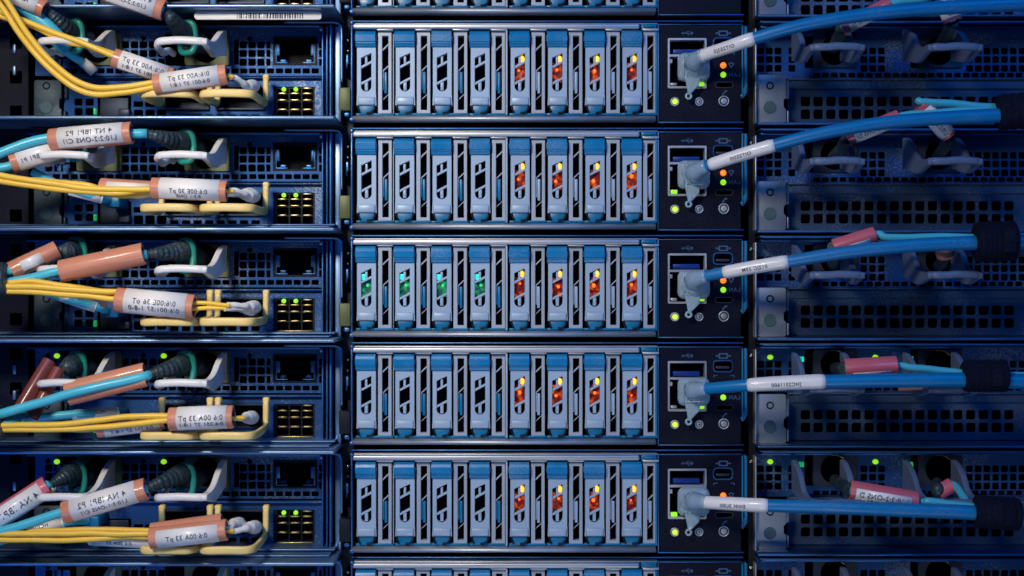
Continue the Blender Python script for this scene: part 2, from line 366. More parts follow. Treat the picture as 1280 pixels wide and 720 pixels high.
def left_lower():
    H = []
    for x in (173, 187.5, 202): H += [(x, 394.5, 12, 7, 3), (x, 407, 12, 11, 3)]
    for x in (218, 232.5, 247, 261.5, 276, 290.5, 305, 319.5): H.append((x, 411, 10.5, 7, 3))
    for x in (98, 112): H += [(x, 392, 10, 9, 3), (x, 404, 10, 9, 3)]
    hs = holes_px(H, LP)
    hs.append(rr(X(342, LP), X(393.5, LP), Z(373, LP), Z(414.5, LP), 1))
    hs.append(rr(X(206, LP), X(262, LP), Z(372, LP), Z(402, LP), 2)); hs.append(rr(X(270, LP), X(331, LP), Z(372, LP), Z(402, LP), 2))
    hs.append(rr(X(122, LP), X(164, LP), Z(384, LP), Z(413, LP), 1))
    b = MB(); b.plate(rr(X(80, LP), X(404, LP), Z(363.5, LP), Z(418.5, LP)), hs, LP-3, LP)
    b.box(X(80, LP), X(404, LP), Z(361.2, LP), Z(363.6, LP), LP-4, LP+7, 1)
    b.box(X(80, LP), X(404, LP), Z(417.4, LP), Z(419.6, LP), LP-4, LP+4, 1)
    return b
def right_upper():
    H = []
    for y in (586, 596.7, 607.8):
        for x in (950.7, 961.8, 972.7, 990, 1080, 1091, 1102): H.append((x, y, 8.8, 8.6, 5))
        for i in range(14): H.append((1212+10.95*i, y, 8.8, 8.6, 5))
    for i in range(32): H.append((1021+11*i, 355, 8.6, 5.8, 3))
    hs = holes_px(H, RP)
    for x in (1066, 1197.6): hs.append(ell(X(x, RP), Z(576.5, RP, 5), 3.2, 3.2, 14))
    for x0, x1 in ((1006, 1058), (1138, 1191)): hs.append(rr(X(x0, RP), X(x1, RP), Z(306, RP), Z(346, RP), 2))
    b = MB(); b.plate(rr(X(944, RP), X(1370, RP), Z(302, RP), Z(359.6, RP)), hs, RP-3, RP); return b
def right_lower():
    H = []
    for y in (388, 404):
        for i in range(17): H.append((1007+15.9*i, y, 12.2, 12.2, 3))
    b = MB(); hs = holes_px(H, RP)
    b.plate(rr(X(984, RP), X(1370, RP), Z(361.5, RP), Z(419.5, RP)), hs, RP-3, RP)
    b.box(X(984, RP), X(1370, RP), Z(359.6, RP), Z(361.8, RP), RP-4, RP+6, 1)
    b.prism_x([(RP+.2, Z(374, RP)), (RP+.2, Z(362, RP)), (RP+2.2, Z(362, RP)), (RP+2.2, Z(372, RP))], X(990, RP), X(1370, RP))
    return b
def lip_mb(x0, x1, roundr=True):
    b = MB(); z = -63.5
    b.box(x0, x1, z-2.6, z+2.2, -40, 57, 2.0, 3)
    b.box(x0+8, x1-10, z+3.0, z+5.0, -60, 30, .8)          # second folded sheet on top
    b.box(x0+4, x1-6, z+6.2, z+8.6, -60, 12, 1.0)
    return b
def bracket_mb(x0, x1, y0, y1, h):
    b = MB(); xa, xb = X(x0, h), X(x1, h); za, zb = Z(y1, h), Z(y0, h)
    P = [(xa, za+2), (xa+2, za), (xb-2, za), (xb, za+2), (xb, za+18), (xb-3, za+21), (xb-3, za+30), (xb, za+33), (xb, zb-2), (xb-2, zb), (xa+2, zb), (xa, zb-2)]
    b.prism(P, h-4, h, .8)
    b.box(xb+1.2, xb+4, za+2, za+17, h-14, h-2, 1); b.box(xb+.5, xb+5, za+33, zb-6, h-20, h-6, 1.2)
    return b
def eth_mb():
    h = LP-4; b = MB(); x0, x1, z0, z1 = X(342, LP), X(395.8, LP), Z(345.6, LP), Z(311, LP)
    b.plate(rr(x0, x1, z0, z1), [rr(x0+1.6, x1-1.6, z0+1.6, z1-1.6)], h-30, LP+1.2)
    b.box(x0, x1, z0, z1, h-31, h-30)
    return b
def eth_contacts():
    b = MB(); x0, x1, z0, z1 = X(342, LP), X(395.8, LP), Z(345.6, LP), Z(311, LP)
    for s_, xe in ((1, x0+2), (-1, x1-2)):
        b.box(xe, xe+s_*6, z0+12, z1-8, LP-9, LP-1.5, 1); b.box(xe, xe+s_*2, z0+2.5, z1-8, LP-4, LP-.8, .5)
        b.box(xe, xe+s_*16, z0+2.2, z0+4.2, LP-8, LP-.8, .5); b.box(xe+s_*5, xe+s_*13, z0+4.2, z0+8.5, LP-14, LP-6, 1)
    return b
def conn_mb():
    b = MB(); x0, x1, z0, z1 = X(342.5, LP), X(393, LP), Z(414, LP), Z(373.5, LP)
    b.plate(rr(x0, x1, z0, z1), [rr(X(a, LP), X(c, LP), Z(d, LP), Z(e, LP)) for a, c in ((346, 360.5), (362, 376), (377.6, 391)) for e, d in ((375, 381), (382, 389), (391.5, 401), (403, 412.5))], LP-24, LP-2)
    b.box(x0, x1, z0, z1, LP-26, LP-24); return b
def gold_mb():
    b = MB()
    for a, c in ((347.5, 358), (363.2, 374), (379, 389.5)):
        for y in (381.3, 389.4, 401.3):
            b.box(X(a, LP), X(c, LP), Z(y+.9, LP), Z(y-.9, LP), LP-6, LP+.5, .4)
    b.box(X(379, LP), X(389.5, LP), Z(375.5, LP), Z(373.9, LP), LP-6, LP+.5, .4)
    b.box(X(346, LP), X(391, LP), Z(414.6, LP), Z(413.2, LP), LP-6, LP+.3, .4); return b
def socket_mb(xc, hp):
    b = MB(); zc = Z(325, hp)
    b.plate(rr(xc-25, xc+32, zc-21.5, zc+19.2, 3), [ell(xc+2, zc, 17.5, 18.4, 26)], hp-14, hp-3); return b
def well_mb(xc, hp):
    b = MB(); zc = Z(325, hp); n = 26
    vs = [(xc+2+r_*math.cos(2*math.pi*i/n), h_, zc+r_*math.sin(2*math.pi*i/n)*1.05) for r_, h_ in ((17.2, hp-1.5), (17.2, hp-3), (14.8, hp-9), (13.5, hp-34)) for i in range(n)]
    b.add(vs, [(j*n+i, j*n+(i+1) % n, (j+1)*n+(i+1) % n, (j+1)*n+i) for j in range(3) for i in range(n)], True)
    b.disc(xc+2, zc, 14, hp-36, hp-34); return b
def cage_mb(x0, x1):
    b = MB(); za, zb = Z(402, LP), Z(372, LP); x0, x1 = X(x0, LP), X(x1, LP)
    b.plate(rr(x0, x1, za, zb, 1), [rr(x0+2, x1-2, za+2, zb-2, 1)], LP-40, LP+5); b.box(x0, x1, za, zb, LP-42, LP-40)
    return b
def side_channel():
    b = MB()
    b.box(X(404.5, -20), X(406.6, -20), Z(421, -20), Z(301, -20), -60, -4, .7)
    b.box(X(407.6, 0), X(409.6, 0), Z(419, 0), Z(300, 0), -40, 0, .7)
    b.box(X(411.6, 2), X(414.6, 2), Z(420, 0), Z(299, 0), -40, 2, 1)
    b.box(X(406, -20), X(418, -20), Z(421, -20), Z(299, -20), -60, -22)
    return b
def wire_edge():
    b = MB(); h = 4
    P = smooth_path([(X(355, h), h, Z(297.5, h)), (X(400, h), h, Z(297.6, h)), (X(419, h), h, Z(298, h)), (X(425.3, h), h, Z(301.5, h)), (X(427, h), h, Z(310, h)), (X(427, h), h, Z(345, h)), (X(427.2, h), h, Z(372, h))], 6)
    b.sweep(P, 1.35, 8)
    b.box(X(418.5, -8), X(426, -8), Z(421, -8), Z(300, -8), -30, -9, 1); return b

def symbol_ring(b, x, z, r, t, h): b.ring(x, z, r, t, h, 20)
def barcode():
    b = MB(); r = random.Random(3); x = 296
    while x < 378:
        w_ = r.choice((.6, 1, 1.4, 2.2)); b.box(X(x, 40.6), X(x+w_, 40.6), Z(23.0, 40.6, 0), Z(16, 40.6, 0), 40.4, 40.7); x += w_+r.choice((.6, .9, 1.5))
    return b

def server(side, k):
    L_ = side == 'left'
    ox, oh, oz = (-400, -60, -66) if L_ else (500, -60, -66)
    where = 'left' if L_ else 'right'
    base = ('blue server back with beige latches' if L_ else 'dark server back with square-hole grille')
    lit = k in (4, 5)
    lab = f"{base} far {where}, {ROWNAME[k]}"
    t = thing('server', lab, 'server', 'servers stacked on the '+where, (ox, oh, oz+rz(k))); O = (ox, oh, oz); sd = 'L' if L_ else 'R'
    xa, xb = (X(40, -30), X(417, -30)) if L_ else (X(945, -30), X(1372, -30))
    hp = LP if L_ else RP
    def body():
        b = MB(); b.plate(rr(xa, xb, -61, 62), [rr(xa+2, xb-2, -59, 60)], -300, hp-8); b.box(xa+2, xb-2, -59, 60, hp-66, hp-64); return b
    part('casing', t, M['void'], body, 'body'+sd, O)
    part('upper_panel', t, M['panel'], left_upper if L_ else right_upper, 'up'+sd, O)
    part('lower_panel', t, M['panel'] if L_ else M['panelr'], left_lower if L_ else right_lower, 'low'+sd, O)
    part('front_lip', t, M['lip'] if L_ else M['steel'], (lambda: lip_mb(-760, X(418, 57))) if L_ else (lambda: MB().box(X(946, 0), X(1400, 0), Z(425.5, 2), Z(422.3, 2), -60, 6, 1.2).box(X(950, 0), X(1400, 0), Z(431, -4), Z(428.8, -4), -60, 0, .8)), 'lip'+sd, O)
    part('top_flange', t, M['steel'], (lambda: MB().box(xa+4, X(400, 0), Z(302.3, -2), Z(299.6, -2), -40, -2, .9)) if L_ else
         (lambda: MB().box(xa+2, xb, Z(302, -10), Z(299, -10), -60, -10, .9).box(xa+2, xb, Z(297.6, 2), Z(295.4, 2), -60, 2, .9)), 'fl'+sd, O)
    bx0, bx1 = (42, 77) if L_ else (945.5, 983)
    bh = -14
    brp = part('mounting_bracket', t, M['brkl'] if L_ else M['brk'], lambda: bracket_mb(bx0, bx1, 366 if L_ else 359.5, 421, bh), 'brk'+sd, O)
    cx = 58 if L_ else 962.5
    part('ring_mark', brp, M['black'], lambda: MB().ring(X(cx, bh), Z(373.5, bh), 4, .9, bh+.3), 'rm'+sd, O)
    part('rivet', brp, M['rubbergrey'], lambda: MB().disc(X(cx, bh), Z(400.5, bh), 8.4, bh-1, bh+1.2, 22, 7.6), 'rv'+sd, O)
    if not L_:
        part('bracket_edge', brp, M['rail'], lambda: MB().box(X(943.2, -10), X(945, -10), Z(421.5, -10), Z(303, -10), -40, -6, .7).box(X(945, -10), X(985, -10), Z(423.2, -10), Z(421.6, -10), -40, -8, .6), 'be', O)
    for i in range(2):
        if L_: hx = ((-427, -357), (-566, -497))[i]
        else: hx = ((350, 418), (489, 557))[i]
        pr = part('pull_handle', t, M['white'] if L_ else M['shadeh'], lambda: handle_mb(hx[0], hx[1], 54, 22, 22 if L_ else 15, 90, short_left=L_), f'hd{sd}{i}', O)
        xc = (X(256, LP)-137*i) if L_ else (X(1040, RP), X(1171, RP))[i]
        sp = part('plug_socket', t, M['olive'] if L_ else M['dark'], lambda: socket_mb(xc, hp+6), f'sk{sd}{i}', O)
        part('socket_well', sp, M['void'], lambda: well_mb(xc, hp+6), f'wl{sd}{i}', O)
        if not L_:
            part('rim_edge', sp, M['gold'], lambda: MB().sweep([(xc+2+17.6*math.cos(a), hp+4, Z(325, hp+6)+18.4*math.sin(a)) for a in [math.radians(40+8*q) for q in range(9)]], .8, 6), f'rg{i}', O)
        if lit:
            xl = (X(71.5, LP), X(205, LP))[i] if L_ else (X(962.6, RP), X(1094, RP))[i]
            part('status_light', t, M['green'], lambda: MB().ball(xl, hp+1, Z(577, hp, 5), 3.6, 1.1, .95, .6), f'led{sd}{i}', O)
            if not L_:
                def minis():
                    b = MB()
                    for q, dx in enumerate((0, 6, 9.5)): b.box((X(994.5, -30), X(1131, -30))[i]+dx-1, (X(994.5, -30), X(1131, -30))[i]+dx+1, Z(584, -30, 5), Z(577.5, -30, 5), -34, -29, .5)
                    return b
                part('small_light', t, M['cyan' if k == 4 else 'glow'], minis, f'ml{i}{k==4}', O)
    if L_:
        part('screw', t, M['lip'], lambda: MB().ball(X(401, -4), -6, Z(304, -4), 3.2, sh=.7), 'scr', O)
        part('side_channel', t, M['steel'], side_channel, 'sc', O)
        part('edge_trim', t, M['lip'], wire_edge, 'we', O)
        ep = part('network_port', t, M['black'], eth_mb, 'eth', O); part('contact_clip', ep, M['steel'], eth_contacts, 'ethc', O)
        cp = part('connector_block', t, M['black'], conn_mb, 'conn', O); part('gold_contact', cp, M['gold'], gold_mb, 'gold', O)
        if k != 4:
            for px in (355, 370): part('port_light', cp, M['green'], lambda: MB().ball(X(px, LP), LP+1, Z(376.3, LP), 3.1, sh=.6), f'pl{px}', O)
        for i, (a, c) in enumerate(((206, 262), (270, 331))):
            part('transceiver_cage', t, M['dark'], lambda: cage_mb(a, c), f'cg{i}', O)
            part('latch_handle', t, M['beige'], lambda: bail_mb(-440 if i == 0 else -370, -374 if i == 0 else -304, -6, -40, 90), f'bh{i}', O)
        part('cable_clip', t, M['dark'], lambda: MB().box(X(124, LP), X(160, LP), Z(412, LP), Z(386, LP), -40, -27, 1).box(X(148, -15), X(162, -15), Z(411, -15), Z(402, -15), -30, -14, 1.5), 'cc', O)
        part('indicator_light', t, M['glow'], lambda: MB().box(X(116.8, -20), X(119.6, -20), Z(408.5, -20), Z(400.5, -20), -30, -19, .8), 'il', O)
        if k == 1:
            # narrow strip with a bar code, hanging under the lip of the server above
            st = part('asset_strip', t, M['paper'], lambda: MB().prism(rr(X(243, 40), X(402, 40), Z(24.6, 40, 0), Z(14.2, 40, 0), 3.5), 38.5, 40.5, .5), 'as', (ox, oh, oz+3*0))
            part('bar_code', st, M['ink'], barcode, 'bc', O)
            st.location = (0, 0, PITCH*S)
    return t
for k in ROWS:
    server('left', k)
for k in ROWS:
    server('right', k)

# ------------------------------------------------------------------ storage servers in the middle
DX = [446.2, 494.2, 540.6, 588.2, 637.6, 684.4, 731, 777.4]
def usb_symbol(b, x, z, h):
    b.box(x-6, x+5, z-.5, z+.5, h-.2, h+.25); b.disc(x+5.5, z, 1.9, h-.2, h+.25, 12)
    b.prism([(x-8, z), (x-4.5, z+1.9), (x-4.5, z-1.9)], h-.2, h+.25)
    b.prism([(x-3, z), (x, z+2.8), (x+3, z+2.8), (x+3, z+2), (x+.5, z+2), (x-1.8, z)], h-.2, h+.27); b.prism([(x-1, z), (x+1.5, z-2.8), (x+3.4, z-2.8), (x+3.4, z-2), (x+2, z-2), (x+.4, z)], h-.2, h+.29)
def marks():
    b = MB(); h = .3
    usb_symbol(b, X(859), Z(310.4), h)
    b.plate(rr(X(898), X(910), Z(314), Z(307), 1.5), [rr(X(900), X(908), Z(312.4), Z(308.6), .6)], h-.3, h+.2)
    b.box(X(894.5), X(897.5), Z(311.4), Z(309.4), h-.3, h+.2); b.box(X(910.5), X(913.5), Z(311.4), Z(309.4), h-.3, h+.2)
    x, z = X(914), Z(350.3); b.plate([(x-3.6, z+2), (x, z+3.8), (x+3.6, z+2), (x, z-3.8)], [[(x-2.2, z+1.5), (x, z+2.6), (x+2.2, z+1.5), (x, z-2.2)]], h-.3, h+.2)
    V, F = text_geo('LAN', 7.2); b.add([(X(918)+a, h+.15, Z(362.5)+c) for a, c in V], F)
    x, z = X(905), Z(384.5); b.prism([(x-3, z-2.6), (x-1.6, z-3.4), (x+1.6, z+.3), (x+3.6, z+.6), (x+4, z+2.6), (x+2, z+3), (x+.6, z+1.6)], h-.3, h+.2)
    for s_ in (-1, 1):
        b.box(X(905)+s_*8, X(905)+s_*13, Z(335.5), Z(334.6), h-.3, h+.2); b.box(X(905)+s_*12.2, X(905)+s_*13.2, Z(337.5), Z(335), h-.3, h+.25)
    return b
def vent_mb():
    """vent strip right of each drive, drawn at the first drive"""
    b = MB(); x0, x1 = X(472.8), X(489.6); z0, z1 = Z(411.5), Z(309)
    b.plate(rr(x0, x1, z0, z1, 1), [rr(x0+5, x0+13, z0+5.2, z1-4.5, .6)], -8, 1.0)
    def slant(zm, t_, h1, a=x0+4.6, c=x0+13.4, r=4.2):
        b.prism([(a, zm-r-t_), (c, zm+r-t_), (c, zm+r+t_), (a, zm-r+t_)], -6, h1)
    slant(z1-18.5, 1.1, -.6); slant(z1-45, .9, -1.5); slant(z0+22, .6, -3)
    return b
def insert_mb():
    b = MB(); x0 = X(472.8); z1 = Z(309)
    b.box(x0+7.6, x0+11, z1-76, z1-49, -7, -2, .6); b.box(x0+5.2, x0+7.2, z1-72, z1-48, -7, -1.4, .4); return b
def face_mb():
    x0, x1 = X(446.2), X(471.0); z0, z1 = Z(401), Z(311); b = MB()
    a, c = X(451.8), X(464.8); zt = Z(341.5); zr = Z(335.5); zb = Z(383.6); r = (c-a)/2
    win = [(a, zt), (a, zb+r)]+[((a+c)/2+r*math.cos(math.radians(q)), zb+r+r*math.sin(math.radians(q))) for q in range(200, 341, 20)]+[(c, zb+r), (c, zr)]
    b.plate([(x0, z0), (x1, z0), (x1-.6, z0+14), (x1-.6, z1), (x0+.6, z1), (x0+.6, z0+14)], [win], -6, 4)
    def slant(z_, t_, h1): b.prism([(a-.3, z_-3.8-t_), (c+.3, z_+3.4-t_), (c+.3, z_+3.4+t_), (a-.3, z_-3.8+t_)], -3, h1)
    slant(Z(349.5), 1.5, 3.0); slant(Z(370), 1.5, 3.0)
    m_ = (a+c)/2; b.box(m_-1.7, m_+1.3, Z(350), Z(339.5), -3, 2.2, .4); b.box(m_-2.1, m_+1.9, zb+1.2, Z(370), -3, 2.2, .4)
    b.box(x0+1.5, x1-1.5, Z(400.6), Z(390.6), 3, 6.5, 1.6)                   # thumb rest
    return b
def tab_mb():
    b = MB(); x0, x1 = X(445.4), X(470.6)
    P = [(-4, Z(308)), (4, Z(308)), (8.5, Z(310.5)), (10, Z(314)), (9.4, Z(322)), (8.2, Z(323)), (8.2, Z(324.2)), (7.6, Z(324.4)), (6.2, Z(328.2)), (3, Z(328.8)), (-4, Z(328.8))]
    b.prism_x(P, x0, x1-.4); b.box(x0-1, x1+.8, Z(322), Z(313), -2, 8.6, 1.8); return b
def clip_mb():
    b = MB(); x0, x1 = X(446.2), X(471.0)
    b.prism([(x0+3.6, Z(412)), (x1-4, Z(412)), (x1-2.6, Z(400.6)), (x0+2.6, Z(400.6))], -5, 3, .8)
    b.box(x0-1, x1+20.6, Z(413.2), Z(410.2), -7, 1.6, .6)
    return b
def hook_mb():
    b = MB(); x0, x1 = X(446.2), X(471.0); h = 4
    b.sweep(smooth_path([(x0+1.6, h, Z(401)), (x0+2.2, h, Z(405)), (x0+4.6, h, Z(409.5))], 4), 1.4, 6)
    b.sweep(smooth_path([(x1-1.6, h, Z(401)), (x1-2.6, h, Z(405.5)), (x1-6, h, Z(409.4)), (x1-12, h, Z(410.6))], 4), 1.4, 6); return b
ORD = ['first', 'second', 'third', 'fourth']
def drive(i, k):
    lit = i >= 4 and 1 <= k <= 6; grn = i < 4 and k == 3
    O = (X(446.2), -5, Z(412)); ddx = X(DX[i])-X(446.2)
    if grn: lab = f"silver drive carrier with cyan and green glow, {ORD[i]} from left, {ROWNAME[k]}"
    elif lit and k < 6: lab = f"silver drive carrier with amber and red lights, {ORD[i-4]} lit one from left, {ROWNAME[k]}"
    elif i < 4: lab = f"unlit silver and blue drive carrier, {ORD[i]} from left, {ROWNAME[k]}"
    else: lab = f"silver and blue drive carrier, {['fourth','third','second','first'][i-4]} from right, {ROWNAME[k]}"
    t = thing('drive_carrier', lab, 'drive', 'drive carriers in the middle bays', (O[0]+ddx+random.uniform(-.35, .35), O[1]+random.uniform(-1.2, 1.0), O[2]+rz(k)+random.uniform(-.25, .25)))
    part('faceplate', t, M['carrier'], face_mb, 'dface', O)
    part('release_tab', t, M['tab'], tab_mb, 'dtab', O)
    part('vent_strip', t, M['carrier2'], vent_mb, 'dvent', O)
    part('vent_insert', t, M['clip'] if i < 4 else M['carrier'], insert_mb, 'dins'+str(i < 4), O)
    part('bottom_clip', t, M['clip'], clip_mb, 'dclip', O)
    part('hook', t, M['black'], hook_mb, 'dhook', O)
    part('window_well', t, M['void'] , lambda: MB().box(X(450.5), X(466.2), Z(385.5), Z(334), -9, -5), 'dwell', O)
    if lit:
        part('status_light', t, M['amber'], lambda: MB().ball(X(461.3), -1.4, Z(342.4), 3.5, .88, 1.22, .8, 14), 'dam', O)
        q = random.Random(i*10+k); zz = 354+q.random()*7
        rp = part('activity_light', t, M['redlens'], lambda: MB().box(X(452.2), X(464.4), Z(371), Z(347), -5, -3.2), 'drl', O)
        part('lamp_core', rp, M['red'], lambda: MB().ball(X(456+q.random()*4), -2.2, Z(zz), 1.2+q.random()*1.3, .9+q.random()*.4, 1.2, .7, 12, .6), None, O)
    if grn:
        part('status_light', t, M['cyan'], lambda: MB().box(X(452), X(457), Z(350), Z(342.5), -4, .3, 1), 'dcy', O)
        rp = part('activity_light', t, M['greenlens'], lambda: MB().box(X(452.2), X(464.4), Z(371), Z(347), -5, -3.2), 'dgl', O)
        part('lamp_core', rp, M['glow'], lambda: MB().ball(X(459.5), -2.6, Z(357), 2.6, sh=.5, rough=.5), 'dgc', O)

def storage(k):
    O = (0, -60, -62)
    rn = ROWNAME[k]
    t = thing('storage_server', f"storage server with drive bay and black control panel, {rn}", 'server', 'storage servers stacked in the middle', (0, -60, -62+rz(k)))
    xa, xb = X(441), X(933)
    def body():
        b = MB(); b.plate(rr(xa, xb, -62.5, 63), [rr(xa+2, xb-2, -60, 60.5)], -300, -9); b.box(xa+2, xb-2, -60, 60, -12, -10); return b
    part('casing', t, M['void'], body, 'sbody', O)
    part('lid_edge', t, M['steel'], lambda: MB().box(xa-2, X(930), Z(295.6), Z(293.4), -200, -3, .9), 'slid', O)
    def top():
        b = MB(); b.box(X(441.4), X(799), Z(306.2), Z(299.4), -9, 7, 2.2, 3); b.box(X(441), X(822), Z(299.6), Z(297.8), -9, 2, .8)
        for i in range(8): b.box(X(DX[i]+25), X(DX[i]+46), Z(308.2), Z(305.2), -8, 5.5, .9)
        return b
    part('top_rail', t, M['rail'], top, 'stop', O)
    part('bottom_rail', t, M['rail'], lambda: MB().prism_x([(-9, Z(421)), (4, Z(421)), (7, Z(420)), (8.2, Z(418.4)), (8, Z(416.6)), (5, Z(414.8)), (1.5, Z(413.6)), (-9, Z(413.4))], X(441.4), X(819), True), 'sbot', O)
    part('divider', t, M['carrier'], lambda: MB().box(X(632), X(634.6), Z(413), Z(307), -9, 5, .9).box(X(490.9), X(492), Z(412), Z(309), -9, -3), 'sdiv', O)
    part('corner_clip', t, M['clip'], lambda: MB().box(X(801), X(820.5), Z(307), Z(299), -9, 4, 1.5).box(X(804), X(817), Z(304), Z(301), 2, 7, 1.2).box(X(818.8), X(821.4), Z(413), Z(306), -9, 3, .8), 'scc', O)
    # side latch
    lp = part('side_latch', t, M['steel'], lambda: MB().box(X(439.2), X(441.6), Z(421), Z(297), -20, 7, .9).box(X(437.6), X(443.5), Z(421.6), Z(416.6), -12, 8.2, 1.2).box(X(438.5), X(443), Z(301), Z(296.6), -12, 8.5, 1.2).box(X(430), X(437.5), Z(415), Z(409), -20, 2, 1.5).box(X(432), X(435.5), Z(354), Z(336), -22, -2, 1), 'slat', O)
    part('latch_grip', lp, M['olive'] if k in (1, 2, 3) else M['black'], lambda: MB().box(X(423.8, 6), X(438, 6), Z(408, 6), Z(379, 6), -14, 6, 1.2), 'sgrip'+str(k in (1, 2, 3)), O)
    part('slot', lp, M['void'], lambda: MB().box(X(431.5), X(438), Z(334), Z(311), -28, -19).box(X(433.5), X(438), Z(366), Z(348), -19, -1, .8), 'sslot', O)
    part('screw', lp, M['brass'], lambda: MB().ball(X(433), -16, Z(316), 2.3).ball(X(432.8), -16, Z(329.4), 2.1), 'sscr', O)
    # control panel
    hs = [rr(X(836), X(881.5), Z(378), Z(318), 1), rr(X(892), X(915.2), Z(330), Z(316.6), 4), rr(X(894.5), X(915.8), Z(378), Z(372), 2.5)]
    cp = part('control_panel', t, M['fascia'], lambda: MB().plate(rr(X(824), X(926), Z(420.6), Z(300.6), 1), hs, -10, 0), 'cpan', O)
    part('panel_edge', cp, M['steel'], lambda: MB().box(X(821.9), X(823.6), Z(422.6), Z(298.6), -10, 1.6, .5).box(X(823.8), X(930), Z(422.6), Z(421), -10, 1.4, .5).box(X(823.8), X(928), Z(300), Z(298.8), -10, .8, .4), 'cedge', O)
    part('side_bar', cp, M['clip'], lambda: MB().box(X(926.8), X(928.8), Z(392), Z(301), -10, 3, .6).box(X(930.4), X(934.4), Z(384), Z(301), -16, 0, 1).prism([(X(929), Z(392)), (X(934), Z(384)), (X(934), Z(372)), (X(929), Z(380))], -8, 2, .4), 'cbar', O)
    part('side_screw', cp, M['steel'], lambda: MB().ball(X(927.5), 0, Z(388.5), 2.6, sh=.6), 'csc', O)
    np_ = part('network_port', cp, M['rail'], lambda: MB().plate(rr(X(834.6), X(883), Z(379.6), Z(316.8), 1.5), [rr(X(837), X(880.6), Z(337.2), Z(319.4), .6), rr(X(837), X(880.6), Z(377), Z(340), .6)], -26, 2.4).box(X(838), X(846), Z(376), Z(372.4), -6, 1.2, .5).box(X(836.5), X(840.5), Z(348), Z(343), -6, 1.2, .5), 'cnp', O)
    part('port_well', cp, M['void'], lambda: MB().box(X(835), X(883), Z(379.6), Z(316.8), -28, -26), 'cwell', O)
    part('usb_tongue', cp, M['usb'], lambda: MB().box(X(841.6), X(875), Z(335.8), Z(330), -25, -2, .6), 'cusb', O)
    part('video_port', cp, M['steel'], lambda: MB().plate(rr(X(891), X(916.4), Z(331), Z(315.6), 4.6), [rr(X(892.4), X(915), Z(329.6), Z(317), 3.8)], -12, 1.4), 'cvp', O)
    part('video_tongue', cp, M['dark'], lambda: MB().box(X(895), X(912.6), Z(327), Z(323.6), -12, -3, .5).box(X(891), X(916), Z(331), Z(315.6), -14, -12.2), 'cvt', O)
    part('service_port', cp, M['dark'], lambda: MB().plate(rr(X(893.4), X(916.8), Z(379), Z(371), 3.4), [rr(X(894.8), X(915.4), Z(377.8), Z(372.2), 2.3)], -12, 1).box(X(893.4), X(916.8), Z(379), Z(371), -14, -12.2), 'csp', O)
    for q, (bx, by, r_) in enumerate(((843.4, 396, 4.9), (873.9, 396, 4.6), (904.6, 395.2, 6.0))):
        bp = part('button', cp, M['rail'], lambda: MB().disc(X(bx), Z(by), r_*.62, -2, 1.6, 20).ring(X(bx), Z(by), r_, .9, 1.0), f'cb{q}', O)
        part('button_cap', bp, M['yel'] if q == 0 else (M['steel'] if q == 1 else M['rail']), lambda: MB().disc(X(bx), Z(by), r_*(.72 if q == 0 else .28), 1.6, 2.4, 18), f'cbc{q}', O)
    part('printed_symbol', cp, M['mark'], marks, 'cmk', O)
    if k in (1, 2, 3, 5): part('status_light', cp, M['orangeled'], lambda: MB().ball(X(904), .4, Z(350.6), 4.1, sh=.5), 'col', O)
    if k in (1, 2, 3, 4): part('link_light', cp, M['green'], lambda: MB().ball(X(904), .4, Z(362.3), 3.9, sh=.5), 'cgl', O)
    if 0 < k < 6:
        px = 876 if k in (1, 3, 4) else 842.5
        part('port_light', cp, M['green'], lambda: MB().box(X(px-4), X(px+4), Z(376.5), Z(371.8), -4, 1.8, .6), f'cpl{px}', O)
for k in ROWS: storage(k)
for k in ROWS:
    for i in range(8): drive(i, k)

